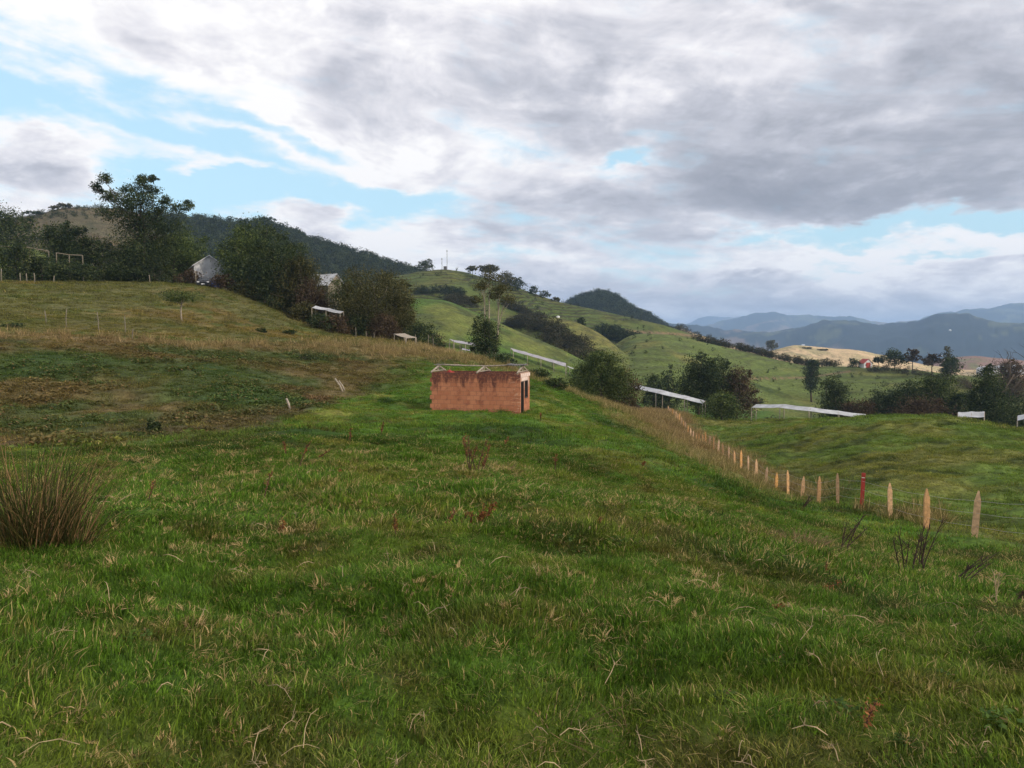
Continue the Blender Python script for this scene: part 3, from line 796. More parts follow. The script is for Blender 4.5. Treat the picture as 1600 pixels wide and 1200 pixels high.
for i in range(6):
    v_, q_, t_ = leafball(110, 0.42, 0.07, 400 + i)
    wl.append(mesh_np('weed_clump', v_, q_, None, M_WEED, attrs={'tone': ('FLOAT', t_), 'straw': ('FLOAT', (np.repeat(np.random.default_rng(i).random(110), 4) < 0.1) * 0.8)}, link=False))
weed_cl = clump_coll('weed_clumps', wl)
bx, by = sample_ring(2.6, 17, 5200, g)
k = g.random(len(bx)) < .22 * sstep(-.2, .8, fbm(bx, by, 1.6, 3, 150)); bx, by = bx[k], by[k]; bx, by, bz, bl = prep(bx, by); n = len(bx)
s = .10 + .16 * g.random(n) ** 2
scatter('broadleaf_weeds', np.stack([bx, by, bz + .01], -1), np.stack([0 * bx, 0 * bx, g.random(n) * 6.28], -1), np.stack([s * 1.3, s * 1.3, s * .8], -1),
        np.broadcast_to(C(.050, .085, .020), (n, 3)) * (.7 + .7 * g.random((n, 1))), weed_cl, 6, M_WEED, seed=8)
x, y = sample_ring(20, 80, 26000, g, -37, -4)
x, y, z, lay = prep(x, y); zo = zones(x, y, z, lay)
dn = np.maximum(zo['rough'] * 0.85, zo['rust']) * sstep(-0.5, 0.6, fbm(x, y, 4.5, 3, 130))
hp = g.random(len(x)) < dn * 0.75
x, y, z, lay = x[hp], y[hp], z[hp], lay[hp]; n = len(x)
cc = near_cover(x, y, z, lay) * (0.85 + 0.5 * g.random((n, 1))); s = 0.3 + 0.9 * g.random(n) ** 2.2
scatter('undergrowth', np.stack([x, y, z - 0.03], -1), np.stack([np.zeros(n), np.zeros(n), g.random(n) * 6.28], -1),
        np.stack([s, s, s * 0.8], -1), cc, weed_cl, 6, M_WEED, seed=6)
# ------------------------------------------------------------------ trees and shrubs
PAL = {
 'dark':  [(.016, .026, .013), (.031, .050, .020), (.088, .104, .040)],
 'green': [(.022, .038, .014), (.054, .080, .024), (.130, .155, .050)],
 'olive': [(.030, .034, .015), (.064, .064, .025), (.125, .112, .042)],
 'brown': [(.030, .022, .016), (.070, .048, .030), (.120, .084, .050)],
 'grey':  [(.040, .044, .030), (.078, .080, .054), (.150, .140, .100)],
}
LM = {k: leaf_mat('leaves_' + k, v, transl=0.22) for k, v in PAL.items()}
M_BARK = basic_mat('bark', (.075, .058, .042), rough=.95, var=.4, scale=8)
M_PALE = basic_mat('pale_bark', (.26, .22, .17), rough=.95, var=.35, scale=6)
SHAPES = {
 'round': [(0, .66, .42, .30), (-.24, .52, .26, .26), (.24, .52, .26, .26), (.02, .42, .40, .22), (.10, .80, .26, .18), (-.12, .76, .24, .2)],
 'bush':  [(0, .46, .46, .46), (-.27, .36, .26, .36), (.27, .34, .26, .34), (.08, .72, .26, .26), (-.12, .66, .24, .28)],
 'tree':  [(-.08, .78, .28, .20), (.18, .66, .28, .22), (-.25, .56, .26, .22), (.05, .50, .38, .22), (.28, .42, .22, .18), (-.2, .34, .28, .2), (.08, .30, .34, .2)],
 'column': [(0, .80, .30, .20), (0, .58, .42, .24), (.05, .36, .48, .24), (-.05, .18, .44, .18)],
 'flat':  [(-.30, .78, .20, .12), (0, .86, .24, .11), (.26, .80, .22, .13), (.10, .70, .26, .12), (-.15, .66, .2, .10)],
 'open':  [(-.37, .80, .09, .055), (-.42, .87, .06, .04), (-.30, .93, .055, .045), (-.26, .78, .10, .055), (-.17, .86, .07, .05), (.0, .95, .05, .045), (.07, .97, .045, .03),
           (.05, .89, .09, .05), (.13, .84, .08, .045), (.0, .80, .10, .05), (-.09, .72, .11, .05), (.44, .73, .06, .045), (.37, .68, .08, .045), (.28, .74, .06, .04), (.22, .65, .11, .055),
           (.0, .73, .17, .07), (.14, .72, .13, .06), (.0, .62, .24, .08), (-.20, .62, .14, .07), (.22, .55, .2, .08), (-.14, .53, .20, .08), (.10, .50, .20, .09), (-.05, .38, .22, .11), (.12, .26, .24, .12), (-.10, .15, .22, .12)],
 'spread': [(-.34, .62, .16, .18), (-.1, .80, .22, .16), (.2, .78, .24, .18), (.36, .58, .14, .16), (.02, .60, .28, .16)],
}
def crown(lobes, W_, H_, nleaf, leaf, g, gap=0.5, depth=None):
    pts = []; tones = []
    vols = np.array([max(l[2] * l[2] * l[3], .0008) ** 0.62 for l in lobes]); vols = vols / vols.sum()
    for l, v in zip(lobes, vols):
        c = np.array([l[0] * W_, 0, l[1] * H_]); ra = np.array([l[2] * W_, l[2] * (depth or W_), l[3] * H_])
        c[1] = g.normal(0, .12) * (depth or W_)
        nl = int(nleaf * v); ns = max(4, int(nl / 26))
        d = g.normal(size=(ns, 3)); d /= np.linalg.norm(d, axis=1)[:, None]
        cc = c + d * ra * (g.random(ns)[:, None] ** 0.45)
        rad = np.minimum(ra.mean() * (0.20 + 0.22 * g.random(ns)), 1.6 + 0 * g.random(ns))
        tn = g.random(ns) * 0.8 + 0.1
        k = g.integers(0, ns, nl)
        e = g.normal(size=(nl, 3)) * 0.62
        e[:, 2] *= 0.7
        pts.append(cc[k] + e * rad[k][:, None] * (1.0 + .5 * gap)); tones.append(tn[k])
    p = np.vstack(pts); p[:, 2] = np.maximum(p[:, 2], 0.02 * H_)
    return leaves_at(p, leaf, g, 0.35, np.concatenate(tones))
def tree(name, px, r, top, wpx, shape='tree', pal='green', label='', cat='tree', group=None, seed=0, bark=None, trunk=None, dens=1.0, leaf=1.0, base=None, lean=0.0, sink=0.0, gap=0.5, nolobes=None):
    g = np.random.default_rng(seed + 1000)
    b = ground(px, r)
    zt = EYE + float(azt(px, top)[1]) * r
    H_ = max(0.5, zt - b.z); W_ = wpx * r / FPX
    lobes = list(nolobes or SHAPES[shape])
    if shape not in ('open', 'flat'):
        for _ in range(9):                       # odd sprays break the outline
            l = lobes[g.integers(0, len(SHAPES[shape]))]; th = g.random() * 3.4 - 0.2
            lobes.append((l[0] + math.cos(th) * l[2] * .8, min(.97, l[1] + math.sin(th) * l[3] * .8), .07 + .06 * g.random(), .06 + .05 * g.random()))
    root = empty(name, b - Vector((0, 0, sink)), label, cat, group)
    hpx = H_ / r * FPX
    nleaf = int(np.clip(1.9 * wpx * hpx * dens, 700, 26000))
    ls = max(.05, 1.35 * r / FPX) * leaf
    v, q, tn = crown(lobes, W_, H_, nleaf, ls, g, gap)
    v[:, 0] += lean * v[:, 2]
    mesh_np('crown', v, q, None, LM[pal], root, attrs={'tone': ('FLOAT', tn)})
    mb = MB(); tr_ = trunk or max(.05, .020 * H_)
    fork = min(l[1] for l in lobes) * .8 * H_
    fork = max(fork, .12 * H_)
    mid = (lean * fork + g.normal(0, .02) * W_, g.normal(0, .02) * W_, fork)
    lead = [Vector((0, 0, -0.35)), Vector((mid[0] * .4 + .01 * H_ * g.normal(), 0, fork * .5)), Vector(mid)]
    hi = max(l[1] for l in lobes) * .88 * H_
    if hi > fork * 1.3:
        for s_ in (.5, 1.0): lead.append(Vector((mid[0] + lean * hi * s_ + g.normal(0, .025) * W_, mid[1], fork + (hi - fork) * s_)))
    mb.tube(lead, [tr_ * f_ for f_ in (1.25, 1, .8, .5, .15)[:len(lead)]], 7)
    for l in lobes[:min(len(lobes), 14)]:
        e = ((l[0]) * W_ + lean * l[1] * H_, g.normal(0, .1) * W_, (l[1] + l[3] * .3) * H_)
        if e[2] < fork: continue
        z0 = fork + max(0, min(hi, e[2] * .62) - fork); f0 = (z0 - fork) / max(.01, hi - fork); mid = tuple(lead[2].lerp(lead[-1], f0))
        m_ = [(mid[i] * .5 + e[i] * .5) + g.normal(0, .05) * W_ * (i < 2) for i in range(3)]; m_[2] -= .02 * H_
        mb.tube([mid, m_, e], [tr_ * (.5 - .25 * f0), tr_ * .25, tr_ * .07], 5)
    mb.build('trunk', bark or M_BARK, root, smooth=True)
    return root
def bare_branches(mb, p, d, L, rad, g, lev=0, up=.25):
    q = p + d * L
    k = (p + q) / 2 + Vector((g.normal(), g.normal(), g.normal())) * L * .06
    mb.tube([p, k, q], [rad, rad * .8, rad * .55], 5)
    if lev >= 3: return
    for _ in range(3 if lev < 2 else 2):
        nd = (d + Vector((g.normal(), g.normal(), g.normal() * .6 + up)) * .55).normalized()
        bare_branches(mb, p + (q - p) * (.55 + .45 * g.random()), nd, L * (.55 + .2 * g.random()), rad * .5, g, lev + 1, up)

G1 = 'trees along the top of the left pasture'
tree('tree', 222, 120, 270, 140, 'open', 'dark', 'tall open-crowned tree rising far above the others at the top of the left pasture', seed=1, dens=1.05, gap=.95, group=G1, trunk=.26)
tree('tree', 103, 135, 347, 66, 'round', 'dark', 'dark round-headed tree left of the tallest tree, above the white posts', seed=2, group=G1, dens=1.3)
tree('tree', 10, 190, 326, 96, 'bush', 'dark', 'dark broad tree cut by the left edge of the photo, highest at that edge', seed=3, group=G1)
tree('tree', 150, 126, 366, 84, 'bush', 'dark', 'low dark tree directly left of the tallest tree and touching the round-headed one', seed=4, group=G1)
tree('tree', 196, 122, 376, 70, 'bush', 'dark', 'dark bushy tree at the foot of the tallest tree', seed=5, group=G1)
tree('tree', 272, 122, 352, 66, 'tree', 'green', 'leafy green tree between the tallest tree and the white house', seed=6, group=G1, dens=1.1)
tree('tree', 236, 128, 356, 60, 'tree', 'brown', 'brownish tree just behind the tallest tree', seed=7, group=G1)
tree('tree', 300, 140, 356, 70, 'tree', 'green', 'soft green tree showing behind and above the white house', seed=17, group=G1)
tree('tree', 384, 112, 350, 82, 'tree', 'green', 'broad green tree right of the white house', seed=8, group=G1, dens=1.2)
tree('tree', 412, 116, 338, 92, 'tree', 'dark', 'dark tree with a raised top behind the broad green tree, right of the house', seed=9, group=G1)
tree('tree', 444, 106, 366, 92, 'tree', 'dark', 'dark brownish tree on the slope down from the house, second in the descending row', seed=10, group=G1, dens=1.1)
tree('tree', 468, 103, 392, 74, 'bush', 'olive', 'olive shrubby tree at the low end of the descending row, left of the pale roof', seed=11, group=G1)
tree('tree', 405, 108, 400, 80, 'bush', 'dark', 'low dark tree filling the space beneath the descending row', seed=12, group=G1)
tree('tree', 487, 101, 432, 44, 'tree', 'brown', 'slim brown tree directly in front of the pale slanting roof', seed=13, group=G1, bark=M_PALE)
tree('tree', 585, 98, 414, 130, 'tree', 'olive', 'wide olive-yellow tree with a pale thin trunk, above the wooden lean-to', seed=14, group=G1, bark=M_PALE, dens=1.15)
tree('tree', 543, 104, 432, 76, 'tree', 'green', 'green tree between the pale slanting roof and the wide olive tree', seed=15, group=G1)
tree('tree', 616, 106, 420, 60, 'tree', 'olive', 'upright olive tree forming the right side of the wide olive clump', seed=16, group=G1)
for i, (px, r, top, wd, pl, lb) in enumerate([
    (28, 122, 374, 54, 'dark', 'dark bush near the left edge, in front of the sloping green field'),
    (66, 120, 398, 46, 'dark', 'low dark bush under the white rail at the left'),
    (104, 118, 404, 52, 'dark', 'low dark bush under the round-headed tree'),
    (134, 117, 408, 44, 'dark', 'low dark bush right below the wooden frame posts'),
    (298, 114, 418, 34, 'brown', 'rusty brown bush just left of the white house'),
    (350, 109, 424, 34, 'brown', 'brown bush between the blue tank and the broad green tree'),
    (524, 99, 486, 52, 'brown', 'brown bush below the narrow white roof strip'),
    (500, 92.5, 486, 50, 'dark', 'low dark bush directly beneath the narrow white roof strip'),
    (527, 92.5, 490, 44, 'brown', 'low brown bush beneath the right end of the narrow white roof strip'),
    (490, 100, 482, 36, 'dark', 'dark green bush at the foot of the row, below the pale slanting roof'),
    (562, 96, 486, 46, 'dark', 'dark bush at the foot of the wide olive tree, left side'),
    (600, 94, 484, 50, 'brown', 'brown leafy bush at the foot of the wide olive tree, right side'),
    (442, 104, 450, 60, 'dark', 'dark undergrowth bush beneath the descending tree row'),
    (188, 119, 412, 56, 'dark', 'dark low bush beneath the tallest tree, left side'),
    (240, 117, 408, 60, 'dark', 'dark low bush beneath the tallest tree, right side'),
    (652, 112, 498, 74, 'dark', 'dark purple-green shrub mound behind the wooden lean-to'),
    (624, 120, 486, 50, 'dark', 'dark shrub between the wide olive tree and the shrub mound'),
    (680, 118, 516, 40, 'brown', 'low brown bush right of the shrub mound behind the old fence posts'),
    (388, 106, 436, 48, 'olive', 'olive bush at the pasture edge, right of the vehicle'),
    (475, 99, 468, 46, 'olive', 'olive bush at the pasture edge below the slim brown tree')]):
    tree('bush', px, r, top, wd, 'bush', pl, lb, 'bush', 'bushes under the left tree line', seed=40 + i, sink=.2, dens=1.2)
# middle distance
tree('tree', 757, 92, 490, 50, 'tree', 'dark', 'dark leafy tree right behind the brick hut, with pale crooked stems', seed=70, bark=M_PALE, dens=1.3)
def thin_tree(px, r, top, stems, lobes, pal, label, seed):
    g = np.random.default_rng(seed); b = ground(px, r); root = empty('tree', b, label, 'tree')
    H_ = EYE + float(azt(px, top)[1]) * r - b.z; k = r / FPX
    mb = MB()
    for dx0, dx1, hh, rad in stems:
        pts = [(dx0 * k, 0, -.3)] + [((dx0 + (dx1 - dx0) * s) * k + g.normal(0, .8) * k, g.normal(0, 1) * k, H_ * hh * s) for s in (.25, .5, .75, 1)]
        mb.tube(pts, [rad * .13, rad * .115, rad * .095, rad * .07, rad * .04], 6)
        top_ = Vector(pts[-1])
        for _ in range(5):
            e = top_ + Vector((g.normal(0, 9) * k, g.normal(0, 8) * k, abs(g.normal(0, 10)) * k)); s0 = Vector(pts[-2]).lerp(top_, g.random())
            mb.tube([s0, (s0 + e) / 2 + Vector((0, 0, -.8 * k)), e], [rad * .03, rad * .025, rad * .01], 4)
    mb.build('trunk', M_PALE, root, smooth=True)
    v, q, tn = crown([(a * k / 1, c, b_ * k, d) for a, c, b_, d in lobes], 1.0, H_, int(5200), 1.2 * k, g, .9, depth=1.0)
    mesh_np('crown', v, q, None, LM[pal], root, attrs={'tone': ('FLOAT', tn)})
    return root
thin_tree(766, 95, 421, [(-6, -10, .80, 1.0), (0, -2, .86, 1.0), (6, 16, .74, 1.1), (-2, 20, .62, .8)],
          [(-14, .84, 13, .05), (0, .92, 16, .05), (18, .80, 16, .06), (28, .70, 12, .05), (8, .74, 12, .04), (-20, .70, 10, .04)], 'olive',
          'tall sparse tree with bare pale stems standing behind the brick hut', 71)
tree('tree', 940, 88, 545, 96, 'bush', 'green', 'big loose green shrub tree right of the brick hut at the ridge edge', seed=72, dens=1.5)
tree('tree', 916, 98, 566, 60, 'bush', 'green', 'green bush on the left flank of the big green shrub tree', seed=73)
tree('tree', 972, 96, 575, 56, 'bush', 'brown', 'brown bush on the right flank of the big green shrub tree', seed=74)
tree('tree', 1092, 135, 550, 66, 'tree', 'dark', 'dark pointed tree at the left of the clump above the fence end', seed=75, dens=1.4)
tree('tree', 1118, 137, 556, 66, 'bush', 'dark', 'dark dense tree in the middle of the clump above the fence end', seed=76, dens=1.4)
tree('tree', 1152, 138, 568, 56, 'bush', 'brown', 'brownish dark tree at the right of the clump above the fence end', seed=77, dens=1.3)
tree('bush', 1128, 118, 611, 58, 'bush', 'green', 'rounded green bush between the two long white roofs', 'bush', seed=78, dens=1.5)
tree('tree', 1304, 150, 578, 52, 'tree', 'dark', 'narrow dark tree standing alone behind the right long roof', seed=79)
tree('tree', 1044, 175, 570, 40, 'bush', 'dark', 'dark small tree left of the clump, behind the descending white roof', seed=80)
tree('tree', 1020, 178, 580, 34, 'bush', 'green', 'small green tree further left behind the descending white roof', seed=81)
for i, (px, r, top, wd, sh, pl, lb) in enumerate([
    (1385, 150, 598, 60, 'bush', 'dark', 'dark shrub at the left end of the thicket behind the right crest'),
    (1420, 152, 586, 70, 'bush', 'dark', 'tall dark shrub left of centre in the thicket behind the right crest'),
    (1462, 150, 580, 66, 'bush', 'green', 'highest green shrub of the thicket behind the right crest'),
    (1500, 148, 606, 56, 'bush', 'dark', 'dark shrub at the right end of the thicket behind the right crest'),
    (1340, 146, 622, 60, 'bush', 'brown', 'low brown shrub behind the low end of the right long roof'),
    (1442, 144, 616, 90, 'bush', 'brown', 'low wide brown shrub in front of the thicket behind the right crest')]):
    tree('shrub', px, r, top, wd, sh, pl, lb, 'shrub', 'shrubs of the thicket behind the right crest', seed=90 + i, dens=1.3)
tree('tree', 1538, 132, 572, 58, 'column', 'dark', 'dark tall leafy tree at the right, below the bare dead branches', seed=97, dens=1.5)
tree('tree', 1582, 140, 610, 56, 'bush', 'dark', 'dark tree at the right edge behind the small roof', seed=98)
tree('tree', 1558, 136, 628, 60, 'bush', 'dark', 'dark low tree between the tall leafy tree and the right edge', seed=99)
# trees on the ridge line
RG = 'trees standing on the ridge before the sunlit hill'
for i, (px, r, top, wd, sh, pl, lb) in enumerate([
    (1333, 318, 559, 20, 'bush', 'dark', 'low bush beside the small red and white house'),
    (1372, 310, 556, 18, 'spread', 'dark', 'small spreading tree, first one right of the red and white house'),
    (1398, 308, 545, 34, 'round', 'dark', 'broad dark round tree on the ridge before the sunlit hill'),
    (1425, 306, 543, 20, 'spread', 'brown', 'narrow bare-looking tree beside the broad dark round ridge tree'),
    (1456, 300, 552, 26, 'spread', 'brown', 'spreading tree with open forked branches on the ridge'),
    (1480, 300, 541, 18, 'column', 'grey', 'tall pale poplar-like tree on the right ridge'),
    (1485, 292, 556, 28, 'round', 'dark', 'dark rounded tree in front of the tall pale one on the ridge'),
    (1576, 250, 560, 44, 'round', 'brown', 'brown spreading tree at the right edge of the ridge')]):
    tree('tree', px, r, top, wd, sh, pl, lb, group=RG, seed=110 + i, dens=1.5, leaf=.8)
for i, (px, r, top, wd, sh, lb) in enumerate([
    (665, 420, 404, 26, 'bush', 'compact dark tree on the hilltop left of the two masts'),
    (738, 400, 415, 22, 'flat', 'flat-topped tree on the skyline, first right of the masts'),
    (764, 396, 412, 32, 'flat', 'wide flat-topped tree on the skyline above the thin pale-stemmed tree'),
    (790, 396, 424, 30, 'round', 'tree with a rounded crown where the skyline starts to fall, right of the flat-topped ones'),
    (806, 400, 432, 34, 'bush', 'dark tree on the falling skyline below the rounded crown'),
    (833, 410, 447, 20, 'bush', 'upper one of two small trees on the falling skyline'),
    (851, 412, 454, 18, 'bush', 'lower one of two small trees on the falling skyline'),
    (868, 414, 464, 14, 'bush', 'smallest tree at the low end of the falling skyline trees')]):
    tree('tree', px, r, top, wd, sh, 'dark' if i in (0, 4, 5, 6) else 'olive', lb, group='trees on the skyline of the terraced hill', seed=130 + i, dens=1.5, leaf=.8)
for i, (px, top, wd, lb) in enumerate([(50, 330, 26, 'small tree on the brown hill left shoulder, nearer the edge'), (100, 318, 20, 'small thin tree on the top left of the brown hill'),
                                       (85, 322, 16, 'smallest bare tree on the brown hill shoulder')]):
    tree('tree', px, 415, top, wd, 'spread', 'dark' if i == 0 else 'grey', lb, group='trees on the brown hill', seed=150 + i, dens=2, leaf=.8)
tree('tree', 412, 610, 340, 44, 'round', 'dark', 'broad dark tree standing proud of the forest ridge', seed=155, dens=2)
for i, (px, r, top, wd, lb) in enumerate([(1262, 735, 549, 14, 'left one of two small trees on the sunlit tan hill'), (1285, 735, 552, 14, 'right one of two small trees on the sunlit tan hill'),
                                          (1205, 720, 531, 22, 'pale tree on the tan slope left of the sunlit hill'), (1062, 590, 508, 16, 'pale sunlit tree at the far end of the terraced hill'),
                                          (908, 300, 494, 14, 'small dark tree right of the white tank'), (1268, 260, 560, 24, 'green bush on the mid slope below the sunlit hill')]):
    tree('tree', px, r, top, wd, 'round', 'grey' if i in (2, 3) else 'olive' if i < 2 else 'dark', lb, seed=160 + i, dens=2, leaf=.8)
# bare dead tree at the right
def dead_tree(px, r, top, label, seed, n=2):
    g = np.random.default_rng(seed); b = ground(px, r); root = empty('dead_tree', b, label, 'tree')
    H_ = EYE + float(azt(px, top)[1]) * r - b.z
    mb = MB(); mb.tube([(0, 0, -.3), (.1, 0, H_ * .3), (-.1, 0, H_ * .55)], [.42, .34, .26], 7); mb.build('trunk', M_BARK, root, smooth=True)
    for k in range(n):
        m2 = MB(); bare_branches(m2, Vector((-.1, 0, H_ * (.35 + .18 * k))), Vector(((-.5, .62)[k % 2], 0, .75)).normalized(), H_ * .26, .20, g, 0); m2.build('branch', M_BARK, root, smooth=True)
dead_tree(1548, 170, 532, 'bare dead tree with forked branches rising over the dark leafy tree', 5)
dead_tree(1568, 175, 528, 'leaning bare dead tree, right of the other dead one', 8)
# sapling in the left pasture
tree('sapling', 284, 78, 452, 74, 'flat', 'green', 'slim sapling with a pale stem and faint flat crown alone in the left pasture', 'sapling', seed=171, bark=M_PALE, dens=.30, trunk=.07)
for i, (px, r, top, wd, pl, lb) in enumerate([(19, 64, 503, 30, 'dark', 'small spiky dark shrub at the left edge on the old fence line'), (408, 76, 530, 18, 'dark', 'tiny dark shrub on the tan grass line, left one of the pair'),
                                         (450, 78, 524, 24, 'dark', 'small dark shrub on the tan grass line, right one of the pair'), (478, 60, 562, 40, 'dark', 'dark purple-green shrub alone on the rough slope'),
                                         (240, 27, 646, 16, 'dark', 'tiny leafy green shrub at the foot of the rough slope'), (660, 72, 548, 30, 'olive', 'grey-green shrub left above the brick hut'),
                                         (866, 60, 588, 40, 'dark', 'dark green bush right of the brick hut, under the descending roof'), (840, 72, 574, 40, 'dark', 'dark green bush just behind the right end of the brick hut'),
                                         (778, 84, 552, 60, 'dark', 'dark low bush at the foot of the tall sparse tree')]):
    tree('shrub', px, r, top, wd, 'bush', pl, lb, 'shrub', seed=180 + i, dens=1.6, sink=.1)

# ------------------------------------------------------------------ woods and thickets nobody could count
def thicket(name, label, pts, coll, nv, seed, s0, s1, mat, n):
    """pts: [(px, r, half-width px, half-depth m)] -> crowns on the ground around them"""
    g = np.random.default_rng(seed); P = np.array(pts, float)
    k = g.random(n) * (len(P) - 1); i = k.astype(int); f = (k - i)[:, None]
    q = P[i] * (1 - f) + P[np.minimum(i + 1, len(P) - 1)] * f
    px = q[:, 0] + g.normal(0, .5, n) * q[:, 2]; r = q[:, 1] + g.normal(0, .5, n) * q[:, 3]
    a = azt(px, np.full(n, 530.0))[0]; x, y = np.sin(a) * r, np.cos(a) * r
    z = height(x, y); s = s0 + (s1 - s0) * g.random(n) ** 1.5
    o = scatter(name, np.stack([x, y, z - .15 * s], -1), np.stack([0 * x, 0 * x, g.random(n) * 6.28], -1), np.stack([s, s, s * .95], -1), np.ones((n, 3)) * (0.75 + 0.5 * g.random((n, 1))), coll, nv, mat, seed=seed)
    if label: o['label'] = label
    return o
M_WOOD = leaf_mat('wood_leaves', [(.014, .023, .012), (.027, .042, .018), (.060, .070, .030)], use_cover=True, transl=.15)
M_SCRUB = leaf_mat('scrub_leaves', [(.020, .024, .013), (.042, .044, .022), (.085, .070, .040)], use_cover=True, transl=.15)
def crown_set(nm, mat, n, leafsize, cnt, seed):
    out = []
    for i in range(cnt):
        g = np.random.default_rng(seed + i)
        v, q, tn = crown([(0, .5, .45, .5), (.2, .55, .3, .4), (-.22, .45, .3, .36), (.05, .85, .22, .2)], 2.0, 1.7, n, leafsize, g)
        out.append(mesh_np(nm, v, q, None, mat, attrs={'tone': ('FLOAT', tn)}, link=False))
    return clump_coll(nm + '_set', out)
wood_cl = crown_set('wood_crown', M_WOOD, 330, .10, 6, 500)
scrub_cl = crown_set('scrub_crown', M_SCRUB, 300, .09, 6, 520)
def wood(name, label, layer, a0, a1, r0, r1, n, s0, s1, seed):
    g = np.random.default_rng(seed)
    x, y = sample_ring(r0, r1, n, g, a0, a1); z, lay = height(x, y, layers=True)
    k = lay == layer; x, y, z = x[k], y[k], z[k]; n = len(x)
    s = s0 + (s1 - s0) * g.random(n) ** 1.6
    o = scatter(name, np.stack([x, y, z - .2 * s], -1), np.stack([0 * x, 0 * x, g.random(n) * 6.28], -1), np.stack([s, s, s * 1.05], -1), np.ones((n, 3)) * (.65 + .7 * g.random((n, 1))), wood_cl, 6, M_WOOD, seed=seed)
    o['label'] = label
wood('forest', 'dark forest covering the hill behind the left trees', 7, -36, -3, 520, 665, 5200, 3.0, 6.5, 31)
wood('forest', 'dark wood covering the cone-shaped hill beyond the terraced one', 8, 1, 16, 800, 925, 3600, 3.2, 6.5, 32)
thicket('thicket', 'brown and dark scrub running down the fold below the terraced hill', [(775, 318, 8, 5), (805, 296, 9, 5), (835, 272, 10, 5), (870, 252, 18, 6), (905, 238, 24, 6), (950, 215, 20, 6)], scrub_cl, 6, 41, 1.6, 3.4, M_SCRUB, 300)
thicket('thicket', 'line of dark scrub across the terraced hill foot, left of the white tank', [(790, 366, 6, 4), (825, 364, 8, 4), (862, 364, 8, 4)], scrub_cl, 6, 42, 1.8, 3.6, M_SCRUB, 80)
thicket('thicket', 'reddish brown scrub behind the thin pale-stemmed tree', [(700, 345, 10, 5), (745, 350, 14, 5)], scrub_cl, 6, 43, 1.6, 3.0, M_SCRUB, 70)
thicket('hedge', 'dark straight hedge across the green mid slope', [(935, 372, 4, 3), (1000, 372, 4, 3), (1060, 374, 5, 3)], wood_cl, 6, 44, 3.2, 4.4, M_WOOD, 130)
thicket('hedge', 'dark hedge along the crest before the sunlit hills', [(1085, 338, 6, 3), (1160, 332, 5, 3), (1240, 330, 5, 3), (1310, 328, 5, 3)], scrub_cl, 6, 45, 1.4, 2.6, M_SCRUB, 150)
thicket('thicket', 'dark scrub in the valley behind the descending white roof', [(950, 168, 20, 6), (1010, 165, 20, 6), (1060, 158, 16, 5)], scrub_cl, 6, 46, 1.5, 3.2, M_SCRUB, 120)
thicket('hedge', 'two dark hedge lines on the upper left of the terraced hill', [(648, 362, 4, 2), (668, 360, 5, 2), (700, 357, 6, 2), (722, 360, 5, 2)], wood_cl, 6, 47, 1.4, 3.0, M_WOOD, 60)
wood('scattered_scrub', 'single low shrubs dotted over the terraced hill', 4, -9, 11, 350, 420, 110, .5, 1.5, 34)
wood('scattered_scrub', 'single low shrubs dotted over the mid slope', 3, 6, 33, 230, 330, 110, .4, 1.3, 35)
thicket('thicket', 'dark thicket along the valley behind the right long roof', [(1200, 168, 20, 8), (1320, 165, 30, 6), (1400, 160, 30, 6), (1500, 158, 30, 6), (1620, 150, 30, 6)], scrub_cl, 6, 48, 1.2, 2.6, M_SCRUB, 200)
wood('scattered_scrub', 'low scrub dotted over the brown hill', 6, -40, -22, 380, 450, 420, .6, 1.7, 33)
thicket('thicket', 'pale dry scrub on the sunlit far slope, sunlight put into its colour', [(1050, 640, 16, 20), (1100, 660, 20, 20), (1150, 690, 20, 20), (1200, 720, 16, 20)], scrub_cl, 6, 49, 1.5, 3.5, basic_mat('sunlit_dry_scrub', (.32, .25, .14)), 70)  # sunlight on this scrub is put into its pale colour
thicket('thicket', 'scattered dark scrub behind the left tree line', [(-20, 150, 30, 8), (150, 145, 40, 8), (300, 140, 40, 8), (450, 125, 30, 6), (540, 118, 30, 6), (620, 125, 20, 6)], wood_cl, 6, 50, 1.6, 3.4, M_WOOD, 190)
thicket('hedge', 'dark scrub along the right ridge under the standing trees', [(1360, 306, 10, 3), (1440, 300, 10, 3), (1560, 270, 20, 4), (1640, 260, 20, 4)], scrub_cl, 6, 51, 1.0, 2.0, M_SCRUB, 90)
